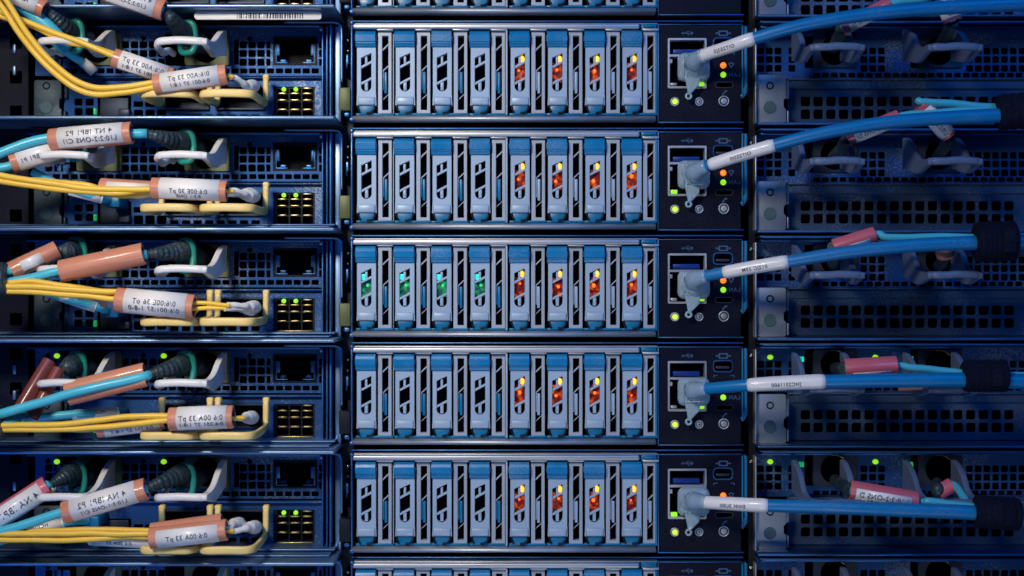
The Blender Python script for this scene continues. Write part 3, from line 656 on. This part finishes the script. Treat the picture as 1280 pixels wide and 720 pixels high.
# ------------------------------------------------------------------ cables
def place_mesh(name, parent, m, b, org, label=None):
    me = b.mesh(name, m, org.x, org.z, org.y); ob = bpy.data.objects.new(name, me); C.objects.link(ob); ob.parent = parent
    if label: ob['label'] = label
    return ob
def cable_thing(name, label, cat, group, first):
    p = W(*first); return thing(name, label, cat, group, tuple(p)), p
def tube(parent, org, pts, r, m, name='jacket', n=14, k=8):
    P = smooth_path([W(*p) for p in pts], k); P = [p+noise.noise_vector(p*.03+Vector((0, 0, len(pts)*7)))*1.1 for p in P]
    return place_mesh(name, parent, m, MB().sweep(P, r, n), org)
def sleeve(parent, org, a, c, r, lines=(), m='orange', paper=(8, 8), arc=(-70, 110), roll=0, fold=False, size=None, name='label_sleeve', papmat='paper'):
    A, B = W(*a), W(*c); u = (B-A); Ln = u.length; u.normalize()
    n_ = Vector((0, 1, 0)); n_ = (n_-u*n_.dot(u)).normalized(); w_ = u.cross(n_)
    if w_.z < 0: w_ = -w_
    def prof(th):                                     # slightly squared tube with a pinched seam
        f = 1+.035*math.cos(4*th)
        if fold: f *= 1-.34*math.exp(-((th+math.radians(25))/.32)**2)
        return f
    def pt(t_, th, rad): return A+u*t_+(n_*math.cos(th)+w_*math.sin(th))*rad*prof(th)
    N = 40; b = MB(); vs = []
    rings = [(0, r*.80), (0, r*.98), (.8, r), (Ln-.8, r), (Ln, r*.98), (Ln, r*.80)]
    for t_, rad in rings: vs += [pt(t_, 2*math.pi*k/N, rad) for k in range(N)]
    fs = [(j*N+k, j*N+(k+1) % N, (j+1)*N+(k+1) % N, (j+1)*N+k) for j in range(5) for k in range(N)]
    b.add(vs, fs, True)
    sl = place_mesh(name, parent, M[m], b, org)
    b = MB(); vs = []
    for t_, rad in ((0, r*.80), (5, r*.76), (Ln/2, r*.3), (Ln-5, r*.76), (Ln, r*.80)): vs += [pt(t_, 2*math.pi*k/N, rad) for k in range(N)]
    b.add(vs, [(j*N+k, j*N+(k+1) % N, (j+1)*N+(k+1) % N, (j+1)*N+k) for j in range(4) for k in range(N)], True)
    place_mesh('sleeve_lining', sl, M['inner'], b, org)
    if paper:
        t0, t1 = paper[0], Ln-paper[1]; b = MB(); vs = []; Q = 26; a0, a1 = math.radians(arc[0]), math.radians(arc[1])
        for t_ in (t0, t1):
            for rad in (r+.1, r+.55): vs += [pt(t_, a0+(a1-a0)*k/Q, rad) for k in range(Q+1)]
        q = Q+1; fs = []
        for k in range(Q): fs += [(q+k, q+k+1, 3*q+k+1, 3*q+k), (k, k+1, 2*q+k+1, 2*q+k), (k, k+1, q+k+1, q+k), (2*q+k, 2*q+k+1, 3*q+k+1, 3*q+k)]
        fs += [(0, q, 3*q, 2*q), (Q, q+Q, 3*q+Q, 2*q+Q)]
        b.add(vs, fs, True); place_mesh('paper_label', sl, M[papmat], b, org)
        if lines:
            b = MB()
            for li, (txt, v0, sz) in enumerate(lines):
                V, F = text_geo(txt, sz)
                wd = max(v[0] for v in V)-min(v[0] for v in V); sc = min(1.0, (t1-t0-4)/wd)
                b.add([pt((t0+t1)/2+gx*sc*(1 if u.x > 0 else -1), v0/r+gy/r, r+1.0) for gx, gy in V], F)
            # text is thin ink: keep as open faces
            place_mesh('printed_text', sl, M['ink'], b, org)
    return sl
def ribbed(parent, org, pts, r0, r1, m='rubber', name='strain_relief', ribs=9):
    P = smooth_path([W(*p) for p in pts], 14); n = len(P); R = []
    for i in range(n):
        t_ = i/(n-1); base = r0+(r1-r0)*t_; ph = (t_*ribs) % 1
        R.append(base*(1.0 if ph < .62 else .84) if t_ < .85 else base)
    return place_mesh(name, parent, M[m], MB().sweep(P, R, 16), org)
def plug_left(parent, org, px, py, k):
    """black plug body going into the socket and the teal pull ring round it"""
    c = W(px, py, 18); xc = c.x
    b = MB(); b.sweep([(xc+2, -30, c.z), (xc+1, 4, c.z), (xc-3, 14, c.z), (xc-10, 24, c.z)], [12.5, 12.5, 11, 9], 18)
    place_mesh('plug', parent, M['rubber'], b, org)
    P = []
    for i in range(28):
        a = 2*math.pi*i/28; ca, sa = math.cos(a), math.sin(a); sg = lambda v: 1 if v > 0 else -1
        cx = xc-5+10*abs(ca)**.62*sg(ca)
        P.append((cx, 20+.35*(cx-xc)+5*abs(sa), c.z+19*abs(sa)**.62*sg(sa)))
    place_mesh('pull_ring', parent, M['teal'], MB().sweep(P, 3.9, 12, closed=True, up=(0, 1, 0)), org)

T2 = 'L10:2:2-ONS C/1'
# --- aqua cables with ribbed boots, left side
def aqua(k, label, path, slv, boot, plug, cab_r=5.6, stub=None):
    t, g = cable_thing('aqua_cable', label, 'cable', 'aqua cables plugged in on the left', path[0])
    tube(t, g, path, cab_r, M['aqua'])
    if stub: tube(t, g, stub, 4.2, M['aqua'], 'jacket')
    for s_ in slv: sleeve(t, g, *s_[0], **s_[1])
    if boot: ribbed(t, g, boot, 5.2, 13.2)
    if plug: plug_left(t, g, plug[0], plug[1], k)
def boot_to(px, py, ex, ey, h0=66):
    px -= 9
    return [(ex, ey, h0), ((ex*2+px)/3, (ey*2+py)/3, h0-4), ((ex+px*2)/3, (ey+py*2)/3+.5, 46), (px, py, 24)]
aqua(1, 'aqua cable with white label leaning across the top edge, above topmost white handle', [(120, -22, 95), (150, -9, 92), (204, 14, 84)],
     [(((133, -11, 92), (205, 13, 85), 12.2), dict(lines=(('4 NA IBP1 P2', 3.5, 7.6), ('L10:2:2-ONS', -5, 6.5)), paper=(4, 9)))], boot_to(238, 40, 206, 14, 80), (240, 48))
aqua(1, 'thick aqua cable slanting down behind yellow cables in the top left corner', [(2, -22, 70), (28, 6, 66), (60, 34, 60), (86, 60, 52)], [], None, None, 8.5)
t, g = cable_thing('aqua_cable', 'aqua cable end with grey plug, under the yellow cables at top left', 'cable', 'aqua cables plugged in on the left', (88, 64, 20))
tube(t, g, [(62, 48, 26), (88, 68, 20), (104, 78, 14)], 5, M['aqua']); place_mesh('plug', t, M['bootw'], MB().sweep([W(103, 77, 12), W(118, 90, 4)], [6, 7], 8), g)
aqua(1, 'aqua cable with small white label cut off by the top left corner', [(-20, -32, 75), (10, -8, 75), (52, 10, 70)],
     [(((0, -14, 74), (57, 12, 70), 11), dict(lines=(('NA IBP1', 0, 7),), paper=(3, 8)))], boot_to(97, 40, 60, 14, 60), (99, 46))
aqua(2, 'aqua cable with white two-line label, beside second white handle, topmost label of its row', [(-25, 202, 100), (0, 192, 96), (30, 180, 90), (66, 172.5, 84), (120, 169, 80), (184, 166.5, 70)],
     [(((63, 175, 84), (165, 166, 78), 12.8), dict(lines=(('4 NT IBP1 P2', 3.4, 8.6), (T2, -5.6, 8)), paper=(11, 9), arc=(-62, 80)))], boot_to(236, 178, 183, 167), (238, 184))
aqua(2, 'aqua cable with orange and white label tilted under the upper label, second full row', [(-25, 216, 100), (-4, 211, 92), (18, 206, 86), (66, 186, 60)],
     [(((14, 204, 86), (80, 184, 70), 12), dict(lines=(('4 NA IBP1 P1', -4, 7),), paper=(8, 3), arc=(-85, 60)))], boot_to(100, 178, 78, 184, 50), (102, 180))
aqua(3, 'aqua cable in plain orange sleeve, middle full row', [(-30, 362, 96), (0, 355, 94), (40, 347, 90), (82, 337, 86), (130, 328, 80), (184, 318, 70)],
     [(((76, 339, 86), (180, 317, 76), 12.8), dict(paper=None, fold=True))], boot_to(236, 314, 183, 318), (238, 320))
aqua(3, 'aqua cable with short orange sleeve and blank white patch, middle full row', [(-30, 345, 96), (0, 340, 92), (20, 336, 84), (60, 322, 66)],
     [(((14, 339, 82), (72, 312, 62), 11), dict(paper=(12, 20), arc=(-50, 20)))], boot_to(100, 314, 70, 314, 50), (102, 318))
aqua(4, 'aqua cable in glossy folded orange sleeve, fourth full row', [(-30, 527, 104), (0, 518, 102), (50, 503, 100), (90, 491.5, 97.5), (130, 482, 92.5), (175, 471.5, 86), (186, 468, 76)],
     [(((82, 487, 86), (181, 463, 77), 9.2), dict(paper=None)), (((86, 499, 89), (183, 475, 80), 7.6), dict(paper=None))], boot_to(236, 456, 184, 469), (238, 460))
aqua(4, 'aqua cable with dark brown sleeve standing steeply, fourth full row', [(-30, 534, 98), (0, 530, 94), (22, 523, 86), (40, 500, 66), (64, 470, 48)],
     [(((26, 510, 84), (62, 451, 56), 8), dict(paper=None, m='brown')), (((40, 522, 84), (74, 461, 56), 7.4), dict(paper=None, m='brown'))], boot_to(100, 456, 76, 462, 46), (102, 460))
aqua(5, 'aqua cable with white two-line label tilted up to the boot, lowest full row', [(-30, 675, 104), (0, 665, 100), (45, 651, 94), (88, 637, 88), (130, 627, 80), (184, 611, 70)],
     [(((80, 641, 88), (183, 611, 77), 13), dict(lines=(('4 NA IBP1 P2', 3, 9), ('L10:3:1-ONS C/1', -6, 7)), paper=(10, 11), arc=(-70, 85)))], boot_to(236, 592, 183, 611), (238, 600))
aqua(5, 'aqua cable with large white label and red sleeve end at left edge, lowest full row', [(-50, 682, 104), (-20, 664, 100), (20, 637, 90), (62, 604, 66)],
     [(((-22, 660, 98), (60, 607, 74), 12.5), dict(lines=(('4 NA IBP1 P1', -3, 10),), paper=(4, 8), m='pink', arc=(-85, 50)))], boot_to(100, 590, 64, 606, 60), (102, 598))
# short network cables low on the left
def stubcable(label, pts, s0, s1, r, rest=None, txt='HC0100'):
    t, g = cable_thing('patch_cable', label, 'cable', 'short patch cables low on the left', pts[0])
    tube(t, g, pts, 5.2, M['aqua']); sleeve(t, g, s0, s1, r, lines=((txt, 2, 6),), m='bootw', paper=(2, 2))
    p = W(*pts[-1]); b = MB(); b.box(p.x-4, p.x+14, p.z-9, p.z+5, -24, p.y+2, 2); place_mesh('plug', t, M['clip'], b, g)
stubcable('teal patch cable with thin pale label under yellow cables, second full row', [(40, 214, 60), (80, 234, 50), (118, 246, 36), (136, 250, 10)], (86, 238, 46), (128, 249, 32), 5.6)
stubcable('teal patch cable with pale printed label under yellow cables, middle full row', [(30, 358, 60), (72, 370, 50), (118, 383, 36), (134, 388, 10)], (74, 369, 49), (120, 384, 34), 6.4)
stubcable('teal patch cable with grey label above the yellow cables, fourth full row', [(16, 530, 66), (60, 521, 54), (110, 517, 40), (136, 518, 10)], (90, 519, 46), (148, 515, 18), 5.6)
stubcable('teal patch cable with grey printed label under the aqua cable, lowest full row', [(-10, 680, 66), (40, 664, 58), (84, 652, 46), (110, 650, 10)], (20, 668, 60), (80, 652, 48), 7.4)

# --- yellow fibre cables
Y1 = ('0/6:A00 33 pT', 1.5, 7.4); Y2 = ('0:6:001 37 1:8:1', -6.2, 6.4)
def yellow(label, strands, sl, boots, outs=()):
    t, g = cable_thing('yellow_cable', label, 'cable', 'yellow cables on the left', strands[0][0])
    for s_ in strands: tube(t, g, s_, 3.55, M['yellow'], 'strand', 12)
    for s_ in outs: tube(t, g, s_, 2.6, M['yellow'], 'strand', 10)
    for a, c, r, kw in sl: sleeve(t, g, a, c, r, **kw)
    for (px, py, sx, sy) in boots:
        P = [W(sx, sy, 84), W(sx+8, sy, 79), W((sx+px*2)/3, (sy+py*2)/3, 68), W(px-4, py, 56), W(px+1, py, 44), W(px+3, py, 20), W(px+3, py, -30)]
        place_mesh('boot', t, M['bootw'], MB().sweep(smooth_path(P, 4), [3]*4+[3.4]*4+[4.6]*4+[7]*4+[8.4]*4+[8.6]*5, 16), g)
H9 = 92
yellow('two yellow strands sagging in a deep curve into upright label, topmost full row',
    [[(-8, -30, 120), (10, 4, 116), (42, 52, 108), (76, 88, 102), (112, 108, 98), (150, 109, 95), (205, 101, 92)],
     [(-18, -22, 116), (6, 14, 112), (40, 62, 104), (76, 98, 100), (112, 117, 96), (152, 116, 93), (205, 106, 91)]],
    [((193, 106, 93), (284, 93, 88), 11.6, dict(lines=(Y1, Y2), paper=(9, 9)))], [(313, 108, 286, 97)], [[(280, 94, 88), (292, 96, 84)]])
yellow('two yellow strands running down into tilted label behind front label, topmost full row',
    [[(-25, -2, 96), (0, 14, 94), (40, 30, 92), (84, 46, 90), (118, 60, 88), (150, 74, 84)], [(-25, 8, 92), (0, 20, 90), (40, 32, 88), (84, 52, 86), (112, 58, 84), (148, 70, 80)]],
    [((142, 72, 84), (215, 97, 70), 11, dict(lines=(Y1, Y2), paper=(8, 6)))], [])
yellow('three yellow strands running level under the aqua label, second full row',
    [[(-25, 213, 104), (0, 219, 102), (60, 229, 100), (120, 236, 98), (200, 237, 94)], [(-25, 221, 102), (0, 226, 100), (60, 235, 98), (110, 240, 96), (150, 241, 95), (200, 234, 93)], [(-25, 219, 96), (0, 222, 96), (70, 228, 92), (110, 232, 90), (150, 244, 88), (200, 238, 88)]],
    [((190, 235, 94), (284, 239, 90), 12, dict(lines=(('0:6:00E 30 pT', -3, 7), ('8:3:1 ONS', -9, 6)), paper=(10, 8)))], [(314, 245, 286, 238), (310, 243, 283, 243)], [[(280, 238, 88), (292, 239, 84)]])
yellow('four yellow strands running level into big label, middle full row',
    [[(-30, 354, 104), (8, 358, 102), (60, 359, 100), (110, 363, 98), (158, 365, 95)], [(-30, 362, 102), (8, 364, 100), (60, 366, 98), (110, 370, 96), (158, 376, 93)], [(-30, 350, 96), (8, 353, 96), (40, 352, 94), (80, 357, 92), (158, 369, 88)]],
    [((146, 375, 95), (243, 384, 91), 14.2, dict(lines=(('0/6:00E 36 oT', 1.5, 7.8), ('0/6:001:57 1-8-0', -6.4, 7.8)), paper=(11, 8)))], [(315, 384, 284, 381), (312, 386, 280, 386)],
    [[(236, 378, 90), (262, 379, 88), (288, 382, 84)], [(236, 386, 90), (262, 385, 87), (284, 385, 83)]])
yellow('two thick yellow strands running level, short label beside round white boot, fourth full row',
    [[(-30, 533, 104), (8, 532, 102), (70, 531, 100), (120, 526, 98), (160, 521, 96), (220, 520, 93)], [(-30, 536, 102), (8, 537, 100), (70, 537, 98), (120, 535, 96), (170, 530, 95), (220, 524, 93)]],
    [((212, 524, 94), (292, 521, 90), 13.2, dict(lines=(('0:6 00A 33 pT', 1, 7.8), ('0:6:201 27 1:8:1', -6.4, 7)), paper=(10, 7)))], [(312, 522, 292, 523)], [[(288, 523, 88), (306, 523, 80)]])
yellow('three yellow strands running level at bottom left, lowest full row',
    [[(-30, 667, 104), (8, 667, 102), (70, 667, 100), (130, 667, 98), (196, 668, 95)], [(-30, 675, 102), (8, 675, 100), (70, 675, 98), (130, 673, 96), (160, 671, 94), (196, 672, 92)], [(-30, 664, 94), (8, 666, 94), (60, 664, 92), (110, 662, 90), (150, 663, 88), (196, 664, 88)]],
    [((188, 673, 95), (284, 662, 91), 12.2, dict(lines=(('0:6:00A 33 pT', -1.5, 7.4),), paper=(9, 9), arc=(-75, 50)))], [(316, 659, 286, 664), (296, 655, 280, 660)], [[(278, 664, 89), (292, 664, 84)]])
# sleeves of the second fibre pair, half hidden behind the first
def back_sleeve(label, a, c, r, txt, strands, m='orange', arc=(-80, 40)):
    t, g = cable_thing('yellow_cable', label, 'cable', 'yellow cables on the left', a)
    for s_ in strands: tube(t, g, s_, 3.4, M['yellow'], 'strand', 12)
    sleeve(t, g, a, c, r, lines=((txt, -5, 6.5),), m=m, paper=(9, 5), arc=arc)
back_sleeve('yellow cable whose pink-topped label hides behind front label, second full row', (126, 234, 78), (196, 238, 76), 10.5, '0:6 00A 33', [[(60, 228, 84), (100, 232, 82), (130, 236, 78)], [(192, 238, 76), (230, 242, 60), (246, 244, 10)]])
back_sleeve('yellow cable whose orange sleeve peeks out left of big label, middle full row', (128, 372, 72), (200, 384, 66), 10.5, '0:6 00E 36', [[(60, 358, 84), (100, 365, 80), (130, 372, 74)], [(196, 384, 66), (230, 388, 50), (246, 388, 10)]])
back_sleeve('yellow cable with printed label sagging under the strands, fourth full row', (122, 537, 84), (206, 526, 76), 9.8, '0:6:201 27 1-8-1', [[(70, 536, 90), (100, 537, 88), (126, 536, 84)], [(202, 527, 76), (230, 524, 60), (246, 524, 10)]])
back_sleeve('yellow cable with pink folded sleeve above front label, lowest full row', (186, 666, 84), (276, 655, 80), 11.5, '', [[(120, 668, 88), (160, 669, 86), (190, 667, 84)]], m='pink') if False else None
t, g = cable_thing('yellow_cable', 'yellow cable in salmon sleeve lying along the top of front label, lowest full row', 'cable', 'yellow cables on the left', (188, 664, 84))
tube(t, g, [(120, 669, 88), (160, 668, 86), (192, 664, 84)], 3.4, M['yellow'], 'strand'); sleeve(t, g, (189, 664, 84), (278, 652, 80), 9.5, m='orange', paper=None)
t, g = cable_thing('yellow_cable', 'yellow cable with low white label partly under the strands, lowest full row', 'cable', 'yellow cables on the left', (100, 672, 84))
tube(t, g, [(60, 672, 88), (90, 672, 86), (120, 672, 84)], 3.4, M['yellow'], 'strand'); sleeve(t, g, (112, 672, 82), (190, 676, 80), 8.6, lines=(('0:6 00A 33', -3, 6),), m='paper', paper=(4, 3))

# --- straps on the left edge
def strap(label, a, c, r, m='navy'):
    t, g = cable_thing('cable_strap', label, 'cable strap', 'cable straps round the bundles', a)
    A, B = W(*a), W(*c); n = 24; P = [A.lerp(B, i/n) for i in range(n+1)]
    R = [r*(.93+.05*((i % 3) == 0)+(.02 if i % 2 else 0)) for i in range(n+1)]; R[0] = r*.8; R[-1] = r*.8
    place_mesh('wrap', t, M[m], MB().sweep(P, R, 28), g)
    q = A.lerp(B, .62); b = MB(); b.box(q.x-5, q.x+9, q.z-r*.55, q.z+r*.5, q.y+r*.55, q.y+r+1.4, 1.2); place_mesh('loose_end', t, M[m], b, g)
strap('dark ribbed strap round the cables at left edge, middle full row', (-34, 353, 98), (10, 349, 94), 21, 'rubber')
strap('dark ribbed strap just showing at left edge, fourth full row', (-40, 535, 100), (3, 527, 100), 22, 'rubber')
strap('navy strap at right edge, second full row, uppermost strap', (1246, 141, 90), (1330, 134, 100), 22)
strap('navy strap with pale fringe round blue cables, middle full row', (1219, 303, 98), (1269, 301, 102), 24.5)
strap('navy strap round blue cables, fourth full row', (1204, 470, 98), (1258, 470, 102), 19.5)
strap('navy strap round blue cables, lowest full row', (1218, 639, 98), (1274, 643, 102), 20)

# --- blue network cables with clear plugs on the control panels
def blue_cable(k, label, pts, s0, s1, r0, txt, py):
    t, g = cable_thing('blue_cable', label, 'cable', 'blue network cables on the control panels', pts[0])
    P = smooth_path([W(*p) for p in pts], 10); n = len(P)
    place_mesh('jacket', t, M['blue'], MB().sweep(P, [r0-.7+2.6*i/n for i in range(n)], 18), g)
    # pale sleeve follows the jacket between the two points
    A, B = W(*s0), W(*s1)
    idx = [i for i, p in enumerate(P) if A.x-1 <= p.x <= B.x+1]; seg = [P[i] for i in idx]; sr = [r0-.7+2.6*i/n+.95 for i in idx]
    bb = MB().sweep(seg, [sr[0]-.7]+sr[1:-1]+[sr[-1]-.7], 20)
    sl = place_mesh('label_sleeve', t, M['paper'], bb, g)
    V, F = text_geo(txt, 6.0); b = MB(); rad = max(sr)+.45; tot = sum((seg[i+1]-seg[i]).length for i in range(len(seg)-1)); vs = []
    for gx, gy in V:
        d = tot/2+gx; i = 0
        while i < len(seg)-2 and d > (seg[i+1]-seg[i]).length: d -= (seg[i+1]-seg[i]).length; i += 1
        u = (seg[i+1]-seg[i]).normalized(); rad = sr[i]+.5; nn = Vector((0, 1, 0)); nn = (nn-u*nn.dot(u)).normalized(); w_ = u.cross(nn); w_ = w_ if w_.z > 0 else -w_
        vs.append(seg[i]+u*d+(nn*math.cos((gy-1.5)/rad)+w_*math.sin((gy-1.5)/rad))*rad)
    b.add(vs, F); place_mesh('printed_text', sl, M['ink'], b, g)
    # clear plug: body in the jack, rounded hood, drooping latch tab with an eyelet
    cz = -(py-360)
    b = MB(); b.box(X(848.5), X(876), cz-15, cz+13, -22, 6, 2.5)
    b.box(X(846), X(886.5), cz-18, cz+18, -4, 15, 9, 5)                     # soft hood over the jack
    b.ball(X(867), 10, cz+1, 16, 1.05, .92, .85, 24, .3)
    for q in range(3): b.box(X(851+q*4.5), X(853+q*4.5), cz-13, cz+13, 12, 16.6, .8)
    P = smooth_path([W(*p) for p in pts], 10)[2:11]; b.sweep([(X(864), 10, cz+2)]+P, [12, 11.5, 11, 10.5, 10, 9.5, 9.2, 9, 8.8, 8.6], 18)
    plug = place_mesh('clear_plug', t, M['clear'], b, g)
    b = MB(); b.prism([(X(853), cz-10), (X(874), cz-12), (X(872), cz-24), (X(866), cz-30), (X(862), cz-34), (X(858), cz-34), (X(857), cz-27), (X(855), cz-18)], 10, 14, 1.4)
    b.ring(X(859), cz-37, 3.2, 1.5, 12, 16); place_mesh('latch_tab', plug, M['clear'], b, g)
blue_cable(1, 'blue network cable rising steeply to the top right corner, topmost full row', [(868, 77, 26), (880, 69, 42), (910, 59, 62), (943, 48, 76), (1010, 30, 90), (1100, 16, 98), (1190, 9, 102), (1300, 4, 104)], (877, 70, 40), (944, 47.6, 76), 6.9, 'OIT2S3J0', 85)
blue_cable(2, 'blue network cable rising gently to the strap, second full row', [(866, 217, 26), (884, 207.5, 44), (925, 194, 62), (968, 181.5, 76), (1030, 166, 88), (1110, 153, 94), (1190, 147, 96), (1252, 144, 98), (1310, 140, 100)], (888, 206.5, 46), (968, 181.5, 76), 7, 'OIT2S3J0', 219)
blue_cable(3, 'blue network cable almost level to the strap, middle full row', [(866, 350, 26), (884, 345, 42), (930, 336, 62), (985, 327, 78), (1060, 315, 90), (1140, 307, 96), (1218, 303.5, 98), (1300, 302, 104)], (901, 341, 50), (986, 327, 78), 7, '012JC 33M', 356)
blue_cable(4, 'blue network cable with label far along it, level, fourth full row', [(866, 489, 26), (884, 486, 44), (935, 481.5, 70), (985, 478.5, 82), (1031, 477, 90), (1120, 475.5, 96), (1210, 475, 100), (1310, 478, 106)], (935, 481, 70), (1031, 477, 90), 7.3, 'JHC2311600', 489)
blue_cable(5, 'blue network cable sloping down to the strap, lowest full row', [(866, 627, 26), (884, 628, 44), (920, 630, 62), (960, 632, 76), (1040, 634, 88), (1130, 637.5, 94), (1218, 641, 98), (1310, 650, 104)], (879, 628, 40), (961, 632, 76), 7.2, 'SNIH 3U00', 626)

# --- thinner aqua cables with pink sleeves on the right
def raqua(label, sleeve_a, sleeve_b, r, pts, start, lines=(), m='pink', paper=(8, 8), arc=(-85, 10)):
    t, g = cable_thing('aqua_cable', label, 'cable', 'aqua cables with pink sleeves on the right', start)
    P = [start]+([sleeve_a, sleeve_b] if True else [])+list(pts)
    tube(t, g, [sleeve_a, sleeve_b]+list(pts), 4.6, M['aqua'] if m != 'none' else M['blue'])
    tube(t, g, [start, ((start[0]*.4+sleeve_a[0]*.6), (start[1]*.5+sleeve_a[1]*.5), 30), sleeve_a], 7.5, M['rubber'], 'strain_relief')
    sleeve(t, g, sleeve_a, sleeve_b, r, lines=lines, m=m, paper=paper, arc=arc)
TX = (('L10:2:2-ONS D/', -4, 7),)
raqua('thin aqua cable with pink sleeve behind blue cable at top right', (1052, 36, 60), (1112, 4, 70), 8.5, [(1150, -2, 72), (1200, -14, 74)], (1042, 60, -30), TX)
raqua('thin aqua cable with round white label end, upper right corner', (1191, 27, 62), (1178, -14, 60), 11, [(1200, -40, 60)], (1172, 60, -30), TX, arc=(-110, 110), paper=(4, 4))
raqua('thin aqua cable with red and white label under blue cable, second full row', (1059, 173, 60), (1124, 146, 72), 9, [(1160, 142, 78), (1200, 139, 82), (1250, 137, 86), (1310, 132, 90)], (1042, 196, -30), TX)
raqua('thin aqua cable looping over short pink sleeve, second full row', (1186, 170, 62), (1151, 130, 70), 9.5, [(1152, 128, 74), (1180, 129, 78), (1250, 134, 84), (1310, 130, 90)], (1172, 196, -30), TX, arc=(-110, 110), paper=(4, 6))
raqua('thin aqua cable with pink and white sleeve above blue cable, middle full row', (1042, 309, 66), (1094, 293, 74), 9.5, [(1110, 297, 78), (1160, 296, 84), (1225, 297, 92), (1300, 296, 98)], (1042, 330, -30), arc=(-85, -15))
raqua('thin aqua cable with orange sleeve end below blue cable, middle full row', (1183, 318, 50), (1176, 300, 62), 11.5, [(1200, 302, 80), (1225, 304, 84), (1300, 306, 90)], (1174, 332, -30), m='orange', paper=None)
raqua('thin aqua cable with pink sleeve above blue cable, fourth full row', (1056, 461, 72), (1121, 457, 80), 11.4, [(1140, 460, 84), (1180, 464, 88), (1215, 467, 92), (1300, 470, 98)], (1044, 460, -30), arc=(-85, -25))
raqua('thin aqua cable with orange sleeve showing below blue cable, fourth full row', (1122, 478, 58), (1160, 476, 66), 10, [(1190, 474, 84), (1215, 474, 88), (1300, 476, 90)], (1174, 466, -30), m='orange', paper=None)
raqua('thin aqua cable with pink sleeve and printed white label, lowest full row', (1062, 613, 72), (1146, 627, 82), 12, [(1165, 627, 88), (1220, 634, 94), (1300, 640, 98)], (1044, 600, -30), (('L10:3:2-ONS D', -1.5, 8), ('4 NA IBP1', -9, 8)), paper=(6, 8), arc=(-85, 25))
raqua('thin aqua cable with short magenta sleeve in the dark socket, lowest full row', (1172, 616, 30), (1190, 606, 30), 9, [(1205, 622, 60), (1220, 636, 84), (1300, 646, 92)], (1172, 604, -30), paper=None)
